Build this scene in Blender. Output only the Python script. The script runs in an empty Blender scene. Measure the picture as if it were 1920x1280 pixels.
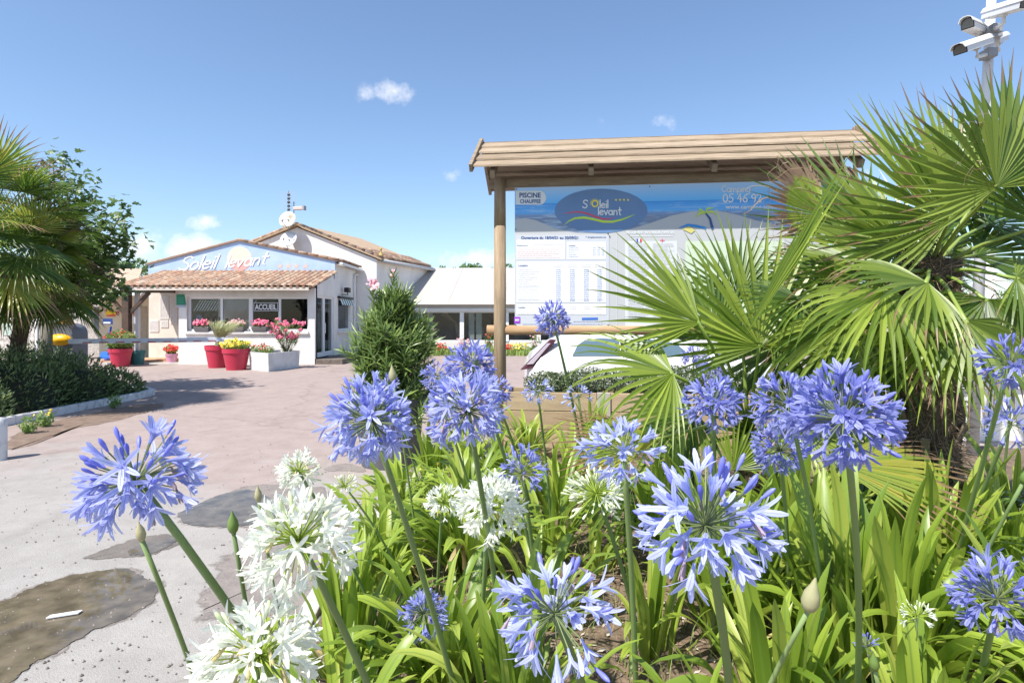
import bpy, math, random
from mathutils import Vector as V, Matrix, Quaternion
R = math.radians
SC = bpy.context.scene
COL = SC.collection
F = 1100.0; CX = 960.0; CY = 600.0; CH = 1.45      # focal length and horizon of the 1920 px photograph
# ------------------------------------------------------------------ camera, sky, sun, exposure
cam = bpy.data.cameras.new('camera'); camo = bpy.data.objects.new('camera', cam); COL.objects.link(camo)
camo.location = (0, 0, CH); camo.rotation_euler = (R(90), 0, 0)
cam.sensor_width = 36; cam.lens = 36 * F / 1920; cam.shift_y = -40 / 1920
cam.clip_start = 0.02; cam.clip_end = 2000
SC.camera = camo
SUN_A, SUN_E = R(42), R(56)                        # angle left of straight behind the camera, elevation
sun_dir = V((-math.sin(SUN_A) * math.cos(SUN_E), -math.cos(SUN_A) * math.cos(SUN_E), math.sin(SUN_E)))
sl = bpy.data.lights.new('sun', 'SUN'); sl.energy = 4.4; sl.angle = R(0.53); sl.color = (1, .95, .88)
so = bpy.data.objects.new('sun', sl); COL.objects.link(so)
so.rotation_euler = sun_dir.to_track_quat('Z', 'Y').to_euler()
SC.view_settings.view_transform = 'Standard'; SC.view_settings.look = 'None'
SC.view_settings.exposure = 0.8; SC.view_settings.gamma = 1
SC.view_settings.use_curve_mapping = False
w = bpy.data.worlds.new('World'); SC.world = w; w.use_nodes = True
nt = w.node_tree; N = nt.nodes; L = nt.links
bg = N['Background']; sky = N.new('ShaderNodeTexSky'); sky.sky_type = 'NISHITA'; sky.sun_disc = False
sky.sun_elevation = SUN_E; sky.sun_rotation = math.atan2(sun_dir.x, sun_dir.y)
sky.air_density = 1.0; sky.dust_density = .7; sky.ozone_density = 3.6
bg.inputs[1].default_value = .12
tc = N.new('ShaderNodeTexCoord'); sp = N.new('ShaderNodeSeparateXYZ'); L.new(tc.outputs['Generated'], sp.inputs[0])
def wm(op, a, b=None, c=None, clamp=False):
    n = N.new('ShaderNodeMath'); n.operation = op; n.use_clamp = clamp
    for i, x in enumerate((a, b, c)):
        if x is None: continue
        if isinstance(x, (int, float)): n.inputs[i].default_value = x
        else: L.new(x, n.inputs[i])
    return n.outputs[0]
ysafe = wm('MAXIMUM', sp.outputs[1], .05)
cu = wm('DIVIDE', sp.outputs[0], ysafe); cv = wm('DIVIDE', sp.outputs[2], ysafe)
cb = N.new('ShaderNodeCombineXYZ'); L.new(cu, cb.inputs[0]); L.new(cv, cb.inputs[1])
nz = N.new('ShaderNodeTexNoise'); nz.inputs['Scale'].default_value = 24; nz.inputs['Detail'].default_value = 7; nz.inputs['Roughness'].default_value = .62
L.new(cb.outputs[0], nz.inputs['Vector'])
tot = None
for (px, py, rx, ry, g) in ((740, 172, 52, 32, 1.0), (690, 178, 30, 30, .5), (1243, 232, 45, 24, .42), (1140, 222, 30, 30, .25), (846, 330, 30, 20, .4),
                            (380, 418, 60, 20, .75), (355, 462, 85, 34, 1.1), (265, 462, 75, 40, 1.05), (200, 480, 150, 50, .85), (900, 486, 130, 28, .85), (470, 500, 160, 26, .6), (1250, 480, 200, 40, .5), (-300, 420, 260, 60, .7), (2300, 400, 300, 70, .6)):
    du = wm('MULTIPLY', wm('SUBTRACT', cu, (px - CX) / F), F / rx); dv = wm('MULTIPLY', wm('SUBTRACT', cv, (CY - py) / F), F / ry)
    m = wm('MULTIPLY', wm('SUBTRACT', 1.0, wm('SQRT', wm('ADD', wm('MULTIPLY', du, du), wm('MULTIPLY', dv, dv))), None, True), g)
    tot = m if tot is None else wm('MAXIMUM', tot, m)
dens = wm('MULTIPLY', wm('SUBTRACT', wm('ADD', wm('MULTIPLY', tot, 1.0), wm('MULTIPLY', nz.outputs[0], 2.3)), 1.35), 1.15, None, True)
dens = wm('MULTIPLY', wm('MULTIPLY', dens, wm('MULTIPLY', tot, 3.0, None, True)), .75)
mx = N.new('ShaderNodeMix'); mx.data_type = 'RGBA'; L.new(dens, mx.inputs[0]); L.new(sky.outputs[0], mx.inputs[6]); mx.inputs[7].default_value = (6.4, 6.3, 6.3, 1)
L.new(mx.outputs[2], bg.inputs[0])

# ------------------------------------------------------------------ helpers
def W(px, py, d): return V(((px - CX) / F * d, d, CH + (CY - py) / F * d))
def G(px, py, z=0.0):                              # point of the flat ground
    d = F * (CH - z) / (py - CY); return V(((px - CX) / F * d, d, z))
WM = {}
def link(o): COL.objects.link(o); return o
def adopt(o, parent):
    if parent is not None:
        o.parent = parent; o.matrix_parent_inverse = WM[parent.name].inverted()
def root(name, label, cat, loc=(0, 0, 0), group=None):
    o = bpy.data.objects.new(name, None); o.empty_display_size = .1; link(o); o.location = loc
    WM[o.name] = Matrix.Translation(V(loc))
    tag(o, label, cat, group); return o
def tag(o, label=None, cat=None, group=None, kind=None):
    if label: o['label'] = label
    if cat: o['category'] = cat
    if group: o['group'] = group
    if kind: o['kind'] = kind
    return o
def inst(name, me, mw, parent):
    o = bpy.data.objects.new(name, me); link(o); o.matrix_basis = mw; WM[o.name] = mw.copy(); adopt(o, parent); return o
class MB:
    def __init__(s): s.v = []; s.f = []; s.m = []; s.uv = []; s.hasuv = False
    def face(s, idx, mi=0, uv=None):
        s.f.append(idx); s.m.append(mi); s.uv.append(uv or [(0, 0)] * len(idx))
        if uv: s.hasuv = True
    def quad(s, a, b, c, d, mi=0, uv=None):
        i = len(s.v); s.v += [a, b, c, d]; s.face((i, i + 1, i + 2, i + 3), mi, uv)
    def poly(s, pts, mi=0):
        i = len(s.v); s.v += list(pts); s.face(tuple(range(i, i + len(pts))), mi)
    def hexa(s, p, mi=0):                           # 8 corners: bottom ring then top ring, counter-clockwise
        i = len(s.v); s.v += [V(q) for q in p]
        for q in ((3, 2, 1, 0), (4, 5, 6, 7), (0, 1, 5, 4), (1, 2, 6, 5), (2, 3, 7, 6), (3, 0, 4, 7)):
            s.face(tuple(i + k for k in q), mi)
    def box(s, x0, y0, z0, x1, y1, z1, mi=0):
        s.hexa([(x0, y0, z0), (x1, y0, z0), (x1, y1, z0), (x0, y1, z0), (x0, y0, z1), (x1, y0, z1), (x1, y1, z1), (x0, y1, z1)], mi)
    def beam(s, a, b, w, h, up=V((0, 0, 1)), mi=0):
        a, b = V(a), V(b); d = (b - a).normalized(); sd = d.cross(up)
        sd = sd.normalized() if sd.length > 1e-4 else V((1, 0, 0)); u = sd.cross(d).normalized(); sd = sd * w / 2; u = u * h / 2
        s.hexa([a - sd - u, a + sd - u, b + sd - u, b - sd - u, a - sd + u, a + sd + u, b + sd + u, b - sd + u], mi)
    def tube(s, pts, rad, n=6, mi=0, cap=True):
        pts = [V(p) for p in pts]
        if not isinstance(rad, (list, tuple)): rad = [rad] * len(pts)
        base = len(s.v); prev = None
        for k, p in enumerate(pts):
            d = (pts[min(k + 1, len(pts) - 1)] - pts[max(k - 1, 0)]).normalized()
            x = d.orthogonal().normalized() if prev is None else (prev - d * prev.dot(d)).normalized()
            prev = x; y = d.cross(x)
            for j in range(n):
                a = 2 * math.pi * j / n; s.v.append(p + (x * math.cos(a) + y * math.sin(a)) * rad[k])
        for k in range(len(pts) - 1):
            for j in range(n):
                a = base + k * n + j; b = base + k * n + (j + 1) % n
                s.face((a, b, b + n, a + n), mi, [(j / n, k / len(pts)), ((j + 1) / n, k / len(pts)), ((j + 1) / n, (k + 1) / len(pts)), (j / n, (k + 1) / len(pts))])
        if cap:
            s.face(tuple(base + n - 1 - j for j in range(n)), mi); s.face(tuple(base + (len(pts) - 1) * n + j for j in range(n)), mi)
    def lathe(s, c, prof, n=24, mi=0, ax=None):     # prof: list of (radius, height)
        c = V(c); q = Quaternion((1, 0, 0, 0)) if ax is None else V(ax).to_track_quat('Z', 'Y')
        base = len(s.v)
        for (r, z) in prof:
            for j in range(n):
                a = 2 * math.pi * j / n; s.v.append(c + q @ V((r * math.cos(a), r * math.sin(a), z)))
        for k in range(len(prof) - 1):
            for j in range(n):
                a = base + k * n + j; b = base + k * n + (j + 1) % n; s.face((a, b, b + n, a + n), mi)
    def strip(s, pts, sides, ups, ws, fold=.0, mi=0, v0=0., v1=1.):   # leaf blade, three points across, folded
        base = len(s.v); n = len(pts)
        for p, sd, u, w_ in zip(pts, sides, ups, ws):
            s.v += [p - sd * w_ * .5 + u * fold * w_, p.copy(), p + sd * w_ * .5 + u * fold * w_]
        for k in range(n - 1):
            a = base + 3 * k; t0 = v0 + (v1 - v0) * k / (n - 1); t1 = v0 + (v1 - v0) * (k + 1) / (n - 1)
            s.face((a, a + 1, a + 4, a + 3), mi, [(0, t0), (.5, t0), (.5, t1), (0, t1)])
            s.face((a + 1, a + 2, a + 5, a + 4), mi, [(.5, t0), (1, t0), (1, t1), (.5, t1)])
    def mesh(s, name, mats, smooth=False):
        me = bpy.data.meshes.new(name); me.from_pydata([tuple(p) for p in s.v], [], s.f)
        for m in (mats if isinstance(mats, (list, tuple)) else [mats]): me.materials.append(m)
        me.polygons.foreach_set('material_index', s.m)
        if smooth: me.polygons.foreach_set('use_smooth', [True] * len(s.f))
        if s.hasuv:
            l = me.uv_layers.new(name='UV'); flat = [c for f in s.uv for q in f for c in q]; l.data.foreach_set('uv', flat)
        me.update(); return me
    def build(s, name, mats, parent=None, smooth=False, bevel=0, kind=None):
        me = s.mesh(name, mats, smooth); o = bpy.data.objects.new(name, me); link(o); WM[o.name] = Matrix.Identity(4); adopt(o, parent)
        if bevel:
            b = o.modifiers.new('bevel', 'BEVEL'); b.width = bevel; b.segments = 2; b.limit_method = 'ANGLE'
        if kind: o['kind'] = kind
        return o
def rebase(o, loc):                                 # move a one-mesh thing's origin to its base
    loc = V(loc); o.data.transform(Matrix.Translation(-loc)); o.location = loc; WM[o.name] = Matrix.Translation(loc); return o
# ---- materials
def new_mat(name):
    m = bpy.data.materials.new(name); m.use_nodes = True; nt = m.node_tree; return m, nt, nt.nodes, nt.links, nt.nodes['Principled BSDF']
def ramp(N, fac, L, stops, interp='LINEAR'):
    r = N.new('ShaderNodeValToRGB'); cr = r.color_ramp; cr.interpolation = interp
    while len(cr.elements) < len(stops): cr.elements.new(.5)
    for e, (p, c) in zip(cr.elements, stops): e.position = p; e.color = (*c, 1) if len(c) == 3 else c
    L.new(fac, r.inputs[0]); return r.outputs[0]
def mat(name, c, rough=.7, c2=None, scale=6, bump=0, bscale=60, metal=0, stretch=None, spec=.4, detail=6, lo=.3, hi=.7):
    m, nt, N, L, P = new_mat(name); P.inputs['Roughness'].default_value = rough; P.inputs['Metallic'].default_value = metal
    P.inputs['Specular IOR Level'].default_value = spec
    tc = N.new('ShaderNodeTexCoord'); src = tc.outputs['Object']
    if stretch:
        mp = N.new('ShaderNodeMapping'); mp.inputs['Scale'].default_value = stretch; L.new(src, mp.inputs[0]); src = mp.outputs[0]
    if c2 is None: c2 = tuple(x * .8 for x in c)
    n = N.new('ShaderNodeTexNoise'); n.inputs['Scale'].default_value = scale; n.inputs['Detail'].default_value = detail; n.inputs['Roughness'].default_value = .6
    L.new(src, n.inputs['Vector'])
    col = ramp(N, n.outputs[0], L, [(lo, c2), (hi, c)])
    L.new(col, P.inputs['Base Color'])
    if bump:
        b = N.new('ShaderNodeTexNoise'); b.inputs['Scale'].default_value = bscale; b.inputs['Detail'].default_value = 5; L.new(src, b.inputs['Vector'])
        bn = N.new('ShaderNodeBump'); bn.inputs['Strength'].default_value = bump; bn.inputs['Distance'].default_value = .01
        L.new(b.outputs[0], bn.inputs['Height']); L.new(bn.outputs[0], P.inputs['Normal'])
    return m
def leafm(name, c1, c2, tr=.35, rough=.38, tip=None, tipat=.86, stripe=None, spec=.5, c3=None):
    m, nt, N, L, P = new_mat(name); P.inputs['Roughness'].default_value = rough; P.inputs['Specular IOR Level'].default_value = spec
    g = N.new('ShaderNodeNewGeometry'); oi = N.new('ShaderNodeObjectInfo')
    a = N.new('ShaderNodeMath'); a.operation = 'ADD'; L.new(g.outputs['Random Per Island'], a.inputs[0]); L.new(oi.outputs['Random'], a.inputs[1])
    f = N.new('ShaderNodeMath'); f.operation = 'FRACT'; L.new(a.outputs[0], f.inputs[0])
    st = [(0, c1), (.85, c2)] if c3 is None else [(0, c1), (.8, c2), (.9, c3), (1, c3)]
    col = ramp(N, f.outputs[0], L, st)
    tcn = N.new('ShaderNodeTexCoord'); sx = N.new('ShaderNodeSeparateXYZ'); L.new(tcn.outputs['UV'], sx.inputs[0])
    def mixc(fac, A, B):
        x = N.new('ShaderNodeMix'); x.data_type = 'RGBA'; L.new(fac, x.inputs[0]); L.new(A, x.inputs[6])
        x.inputs[7].default_value = (*B, 1); return x.outputs[2]
    if stripe:
        r = ramp(N, sx.outputs[0], L, [(.38, (0, 0, 0)), (.5, (1, 1, 1)), (.62, (0, 0, 0))]); col = mixc(r, col, stripe)
    if tip:
        nn = N.new('ShaderNodeTexNoise'); nn.inputs['Scale'].default_value = 14; L.new(tcn.outputs['Object'], nn.inputs['Vector'])
        ma = N.new('ShaderNodeMath'); ma.operation = 'MULTIPLY_ADD'; L.new(nn.outputs[0], ma.inputs[0]); ma.inputs[1].default_value = .3; L.new(sx.outputs[1], ma.inputs[2])
        r = ramp(N, ma.outputs[0], L, [(tipat + .1, (0, 0, 0)), (tipat + .16, (1, 1, 1))]); col = mixc(r, col, tip)
    L.new(col, P.inputs['Base Color'])
    t = N.new('ShaderNodeBsdfTranslucent'); L.new(col, t.inputs[0])
    hs = N.new('ShaderNodeHueSaturation'); hs.inputs['Value'].default_value = 1.6; L.new(col, hs.inputs['Color']); L.new(hs.outputs[0], t.inputs[0])
    mx = N.new('ShaderNodeMixShader'); mx.inputs[0].default_value = tr; L.new(P.outputs[0], mx.inputs[1]); L.new(t.outputs[0], mx.inputs[2])
    L.new(mx.outputs[0], N['Material Output'].inputs[0]); return m
def flatm(name, c, rough=.6, spec=.3):
    m, nt, N, L, P = new_mat(name); P.inputs['Base Color'].default_value = (*c, 1); P.inputs['Roughness'].default_value = rough; P.inputs['Specular IOR Level'].default_value = spec; return m
def glassm(name, tint=(.6, .65, .65), refl=1.0):
    m, nt, N, L, P = new_mat(name); N.remove(P)
    t = N.new('ShaderNodeBsdfTransparent'); t.inputs[0].default_value = (*tint, 1); g = N.new('ShaderNodeBsdfGlossy'); g.inputs['Roughness'].default_value = .02
    fr = N.new('ShaderNodeFresnel'); fr.inputs[0].default_value = 1.6; x = N.new('ShaderNodeMixShader')
    mu = N.new('ShaderNodeMath'); mu.operation = 'MULTIPLY'; mu.inputs[1].default_value = refl; L.new(fr.outputs[0], mu.inputs[0])
    L.new(mu.outputs[0], x.inputs[0]); L.new(t.outputs[0], x.inputs[1]); L.new(g.outputs[0], x.inputs[2]); L.new(x.outputs[0], N['Material Output'].inputs[0]); return m
def noise1(x, y, s=0):
    return (math.sin(x * 1.7 + s) + math.sin(y * 2.3 + s * 1.7 + x) + math.sin((x + y) * 3.1 + s * .6) * .5) / 2.5
WHITE = mat('white render', (.80, .775, .74), .85, (.64, .605, .57), 1.6, .35, 30, stretch=(1.6, 1.6, .7), detail=9, lo=.2, hi=.6)
WHITE2 = mat('white paint', (.80, .80, .80), .5, (.74, .74, .75), 3)
CREAM = mat('cream render', (.68, .60, .45), .85, (.60, .52, .38), 2, .2, 40)
TILE = None
WOOD = mat('weathered pine', (.50, .37, .22), .75, (.30, .21, .12), 3.5, .35, 30, stretch=(1, 9, 9))
WOODZ = mat('round pine post', (.36, .265, .165), .75, (.20, .145, .09), 3.2, .35, 30, stretch=(9, 9, 1))
BROWN = mat('dark stained timber', (.10, .06, .04), .7, (.06, .04, .03), 5, .3, 40)
BLACK = flatm('black plastic', (.02, .02, .02), .4)
GREY = mat('grey metal', (.32, .33, .35), .45, (.27, .28, .3), 3)
GLASS = glassm('window glass', (.8, .83, .83), .4)
DARKIN = mat('dim interior', (.03, .028, .025), .9, (.02, .02, .02), 3)
STEM = leafm("flower stem", (.17, .26, .09), (.24, .33, .12), .08, .4)
SOIL = mat('dark soil', (.07, .045, .03), .95, (.03, .02, .015), 20, .5, 60)
# ------------------------------------------------------------------ ground
def ground_material():
    m, nt, N, L, P = new_mat('worn pink asphalt'); tc = N.new('ShaderNodeTexCoord'); o = tc.outputs['Object']
    def nz(sc, det=5, ro=.6, st=None):
        src = o
        if st:
            mp = N.new('ShaderNodeMapping'); mp.inputs['Scale'].default_value = st; L.new(o, mp.inputs[0]); src = mp.outputs[0]
        n = N.new('ShaderNodeTexNoise'); n.inputs['Scale'].default_value = sc; n.inputs['Detail'].default_value = det; n.inputs['Roughness'].default_value = ro; L.new(src, n.inputs['Vector']); return n.outputs[0]
    sx = N.new('ShaderNodeSeparateXYZ'); L.new(o, sx.inputs[0])
    far = N.new('ShaderNodeMapRange'); far.inputs[1].default_value = 3; far.inputs[2].default_value = 13; L.new(sx.outputs[1], far.inputs[0])
    ad = N.new('ShaderNodeMath'); ad.operation = 'MULTIPLY_ADD'; L.new(nz(.45, 6, .65), ad.inputs[0]); ad.inputs[1].default_value = 1.3; L.new(far.outputs[0], ad.inputs[2])
    big = ramp(N, ad.outputs[0], L, [(.4, (.335, .33, .315)), (.85, (.345, .33, .315)), (1.3, (.35, .29, .27))])
    ad2 = ramp(N, nz(3.5, 8, .7), L, [(.32, (.86, .84, .82)), (.62, (1.05, 1.03, 1.01))])
    vor = N.new('ShaderNodeTexVoronoi'); vor.inputs['Scale'].default_value = 150; L.new(o, vor.inputs['Vector'])
    spk = ramp(N, vor.outputs['Distance'], L, [(.05, (1.08, 1.06, 1.04)), (.6, (.88, .88, .88))])
    dots = N.new('ShaderNodeTexVoronoi'); dots.inputs['Scale'].default_value = 11; L.new(o, dots.inputs['Vector'])
    dk = ramp(N, dots.outputs['Distance'], L, [(.03, (.5, .47, .43)), (.055, (1, 1, 1))])
    ck = N.new('ShaderNodeTexVoronoi'); ck.feature = 'DISTANCE_TO_EDGE'; ck.inputs['Scale'].default_value = .27; wp = N.new('ShaderNodeMix'); wp.data_type = 'VECTOR'; wp.inputs[0].default_value = .35; nzc = N.new('ShaderNodeTexNoise'); nzc.inputs['Scale'].default_value = 1.8; nzc.inputs['Detail'].default_value = 9; L.new(o, nzc.inputs['Vector']); L.new(o, wp.inputs[4]); L.new(nzc.outputs[1], wp.inputs[5]); L.new(wp.outputs[1], ck.inputs['Vector'])
    crk = ramp(N, ck.outputs['Distance'], L, [(.0, (.80, .79, .78)), (.002, (.93, .92, .91)), (.005, (1, 1, 1))])
    stn = ramp(N, nz(1.1, 9, .72, (1, .45, 1)), L, [(.30, (.80, .78, .76)), (.46, (1, 1, 1)), (.68, (1.06, 1.05, 1.04))])
    def mul(a, b):
        x = N.new('ShaderNodeMix'); x.data_type = 'RGBA'; x.blend_type = 'MULTIPLY'; x.inputs[0].default_value = 1; L.new(a, x.inputs[6]); L.new(b, x.inputs[7]); return x.outputs[2]
    L.new(mul(mul(mul(mul(mul(big, ad2), spk), dk), crk), stn), P.inputs['Base Color']); P.inputs['Roughness'].default_value = .85; P.inputs['Specular IOR Level'].default_value = .25
    bn = N.new('ShaderNodeBump'); bn.inputs['Strength'].default_value = .35; bn.inputs['Distance'].default_value = .005
    s = N.new('ShaderNodeMath'); s.operation = 'ADD'; L.new(vor.outputs['Distance'], s.inputs[0]); L.new(nz(30, 4), s.inputs[1]); L.new(s.outputs[0], bn.inputs['Height']); L.new(bn.outputs[0], P.inputs['Normal'])
    return m
b = MB(); b.quad(V((-400, -60, 0)), V((400, -60, 0)), V((400, 500, 0)), V((-400, 500, 0)))
tag(b.build('ground', ground_material()), 'pale pinkish worn asphalt drive', None, None, 'structure')
def fade_edge(m, sc=6):
    nt = m.node_tree; N = nt.nodes; L = nt.links; P = N['Principled BSDF']; tc = N.new('ShaderNodeTexCoord'); sx = N.new('ShaderNodeSeparateXYZ'); L.new(tc.outputs['UV'], sx.inputs[0])
    n = N.new('ShaderNodeTexNoise'); n.inputs['Scale'].default_value = sc; n.inputs['Detail'].default_value = 9; n.inputs['Roughness'].default_value = .7; L.new(tc.outputs['Object'], n.inputs['Vector'])
    a = N.new('ShaderNodeMath'); a.operation = 'ADD'; L.new(sx.outputs[1], a.inputs[0]); L.new(n.outputs[0], a.inputs[1]); r = ramp(N, a.outputs[0], L, [(.0, (1, 1, 1)), (1, (1, 1, 1))])
    mr = N.new('ShaderNodeMapRange'); mr.inputs[1].default_value = 1.42; mr.inputs[2].default_value = 1.28; L.new(a.outputs[0], mr.inputs[0]); L.new(mr.outputs[0], P.inputs['Alpha']); return m
WET = mat('wet asphalt', (.20, .175, .15), .6, (.12, .105, .09), 5, .6, 70, spec=.5); fade_edge(WET)
EDGE = mat('damp asphalt', (.27, .235, .21), .7, (.19, .165, .15), 8, .5, 70); fade_edge(EDGE)
wm_, nt_, N_, L_, P_ = new_mat('puddle water')
P_.inputs['Base Color'].default_value = (.09, .07, .045, 1); P_.inputs['Roughness'].default_value = .015; P_.inputs['IOR'].default_value = 1.34; P_.inputs['Specular IOR Level'].default_value = .6
tcn = N_.new('ShaderNodeTexCoord'); nn = N_.new('ShaderNodeTexNoise'); nn.inputs['Scale'].default_value = 9; nn.inputs['Detail'].default_value = 8; L_.new(tcn.outputs['Object'], nn.inputs['Vector'])
L_.new(ramp(N_, nn.outputs[0], L_, [(.35, (.085, .07, .05)), (.65, (.17, .14, .10))]), P_.inputs['Base Color'])
WATER = wm_
def smooth_poly(pts, it=3, jit=0, seed=1):
    rr = random.Random(seed); p = [V(q) for q in pts]
    for k in range(it):
        q = []
        for i in range(len(p)):
            a, b_ = p[i], p[(i + 1) % len(p)]; q += [a.lerp(b_, .25), a.lerp(b_, .75)]
        p = q
        if jit: p = [x + V((rr.uniform(-1, 1), rr.uniform(-1, 1), 0)) * jit / (k + 1) for x in p]
    return p
def puddle(pxs, z, m, name, label, cat=None, grow=0, seed=1, it=3, jit=.008):
    pts = [G(*p) for p in pxs]; c = sum(pts, V()) / len(pts)
    pts = [c + (p - c) * (1 + grow) for p in pts]; pts = smooth_poly(pts, it, jit, seed); b = MB(); z *= .6
    pts = [V((p.x, p.y, z)) for p in pts]; ar = sum(p.x * q.y - q.x * p.y for p, q in zip(pts, pts[1:] + pts[:1]))
    if ar < 0: pts = pts[::-1]
    if m is WATER: b.poly(pts)
    else:
        c.z = z; n = len(pts); b.v = pts + [c.lerp(p, .75) for p in pts] + [c]
        for k in range(n):
            j = (k + 1) % n; b.face((k, j, n + j, n + k), 0, [(0, 1), (0, 1), (0, .5), (0, .5)]); b.face((n + k, n + j, 2 * n), 0, [(0, .5), (0, .5), (0, 0)])
    o = b.build(name, m); tag(o, label, None, None, 'structure'); return o
P1 = [(-60, 1150), (10, 1125), (60, 1105), (130, 1075), (230, 1064), (275, 1085), (308, 1100), (270, 1140), (200, 1175), (120, 1210), (50, 1255), (-40, 1310), (-130, 1310)]
P2 = [(320, 968), (370, 945), (430, 922), (470, 915), (520, 940), (545, 955), (540, 975), (470, 985), (390, 990), (350, 985)]
P3 = [(235, 1040), (260, 1025), (300, 1010), (345, 1000), (340, 1015), (300, 1035), (260, 1044)]
puddle(P1, .004, EDGE, 'damp_patch', 'damp rim round the large brown puddle', grow=.10, seed=3, jit=.03)
puddle(P1, .008, WATER, 'puddle', 'large brown rain puddle at the lower left', seed=3, it=4, jit=.022)
puddle([(300, 975), (380, 940), (470, 905), (600, 905), (640, 925), (600, 975), (520, 990), (380, 996)], .004, EDGE, 'damp_patch', 'damp rim round the blue puddle', seed=5, jit=.03)
puddle(P2, .008, WATER, 'puddle', 'small blue sky reflecting puddle behind the tall white flower', seed=5, it=4, jit=.02)
puddle([(150, 1052), (200, 1022), (290, 1002), (345, 997), (345, 1018), (290, 1042), (200, 1046)], .004, WET, 'damp_patch', 'damp rim round the narrow puddle', seed=7, jit=.03)
puddle(P3, .008, WATER, 'puddle', 'narrow shallow puddle above the large brown one', seed=8, it=4, jit=.02)
puddle([(440, 1025), (520, 1002), (600, 985), (690, 962), (745, 975), (720, 1020), (690, 1070), (660, 1120), (600, 1180), (480, 1205), (390, 1180), (350, 1135), (390, 1075)], .0045, EDGE, 'damp_patch', 'dark damp asphalt patch beside the flower bed', seed=9, jit=.05)
puddle([(600, 878), (640, 866), (690, 876), (690, 886), (640, 882), (612, 884)], .004, EDGE, 'damp_patch', 'thin damp trickle beside the oleander pot', seed=10, jit=.02)
puddle([(0, 822), (60, 800), (160, 775), (290, 752), (330, 760), (260, 782), (160, 800), (70, 826), (0, 860)], .005, fade_edge(mat('leaf dirt', (.25, .18, .14), .95, (.13, .09, .065), 9, .7, 60), 3), 'dirt_strip', 'strip of brown dirt and dry leaves along the island kerb', seed=12, jit=.08)
b = MB(); c = G(118, 1158, 0); b.hexa([c + V(q) for q in ((-.06, -.03, .010), (.06, .02, .010), (.06, .05, .010), (-.06, 0, .010), (-.06, -.03, .016), (.06, .02, .016), (.06, .05, .016), (-.06, 0, .016))])
tag(rebase(b.build('litter', WHITE2), c), 'flat white scrap lying in the brown puddle', 'litter')
rr = random.Random(5); b = MB()
for k in range(900):
    y = 2.2 + 9 * rr.random() ** 1.8; x = rr.uniform(-.9 * y, -.9 if y < 5.5 else .4); s = rr.uniform(.003, .009)
    c = V((x, y, .004)); p = [c + V((math.cos(a) * s, math.sin(a) * s, 0)) for a in (0, 1.3, 2.6, 4.0, 5.2)]
    t = c + V((0, 0, s * .8)); i = len(b.v); b.v += p + [t]
    for j in range(5): b.face((i + j, i + (j + 1) % 5, i + 5))
tag(b.build('pebbles', mat('pebble', (.30, .27, .24), .8, (.12, .1, .08), 9)), 'loose grit and small stones scattered over the drive', 'gravel', None, 'stuff')

# planting bed: mound with mulch and a kerb
KERB = [V(q) for q in ((-.60, -1.0, 0), (-.72, .3, 0), (-.82, 1.5, 0), (-.88, 2.3, 0), (-.94, 2.9, 0), (-.97, 3.4, 0), (-.94, 3.95, 0), (-.84, 4.6, 0), (-.62, 5.3, 0), (-.35, 5.75, 0))]
def kx(y):
    for a, c in zip(KERB, KERB[1:]):
        if a.y <= y <= c.y: return a.x + (c.x - a.x) * (y - a.y) / (c.y - a.y)
    return KERB[-1].x + (y - 5.75) * 1.2 if y > 5.75 else KERB[0].x
def bedz(x, y):
    t = max(0, min(1, (x - kx(y)) / .8)); t = t * t * (3 - 2 * t)
    return .05 + .14 * t + .018 * noise1(x * 5, y * 5)
BEDM = mat('mulch', (.24, .175, .12), .95, (.08, .055, .035), 26, .9, 80, detail=9)
b = MB(); nx, ny = 70, 70
for j in range(ny + 1):
    y = -1 + 6.85 * j / ny
    for i in range(nx + 1):
        x0 = kx(y) + .02; x = x0 + (7.5 - x0) * (i / nx) ** 1.5; b.v.append(V((x, y, bedz(x, y))))
for j in range(ny):
    for i in range(nx):
        a = j * (nx + 1) + i; b.face((a, a + 1, a + nx + 2, a + nx + 1))
tag(b.build('planting_bed', BEDM, None, True), 'mulched planting bed', None, None, 'structure')
CONC = mat('pale concrete', (.55, .53, .49), .85, (.42, .40, .37), 6, .4, 60)
WKERB = mat('chalky white kerb paint', (.66, .66, .66), .85, (.38, .37, .36), 9, .5, 60, lo=.3, hi=.5)
def kerb(pts, wd, h, m, name, label):
    r_ = root(name, label, 'kerb', pts[0]); acc = []
    for a, c in zip(pts, pts[1:]):
        n = max(1, round((c - a).length / .5))
        for k in range(n): acc.append((a.lerp(c, k / n), a.lerp(c, (k + 1) / n)))
    for (a, c) in acc:
        d = (c - a).normalized(); q = MB(); q.beam(a + d * .004 + V((0, 0, h / 2 - .01)), c - d * .004 + V((0, 0, h / 2 - .01)), wd, h + .02); q.build('kerb_stone', m, r_, bevel=.008)
    return r_
kerb([p + V((-.04, 0, 0)) for p in KERB], .09, .07, CONC, 'bed_kerb', 'pale concrete kerb edging the flower bed')
# litter of chips and dry bits on the bed
rr = random.Random(8); b = MB()
for k in range(9000):
    y = 1.3 + 4.3 * rr.random(); x = kx(y) + .06 + rr.random() * 3.0; s = rr.uniform(.006, .022); z = bedz(x, y) + rr.uniform(.002, .012)
    a = rr.uniform(0, 6.28); d = V((math.cos(a), math.sin(a), rr.uniform(-.25, .25))) * s; e = V((-math.sin(a), math.cos(a), rr.uniform(-.4, .4))) * s * rr.uniform(.12, .5); c = V((x, y, z))
    b.quad(c - d, c - e, c + d, c + e)
tag(b.build('mulch_chips', leafm('chips', (.42, .34, .25), (.16, .10, .06), .05, .8, c3=(.55, .48, .4))), 'loose bark chips and dry stalks over the bed', 'mulch', None, 'stuff')

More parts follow.
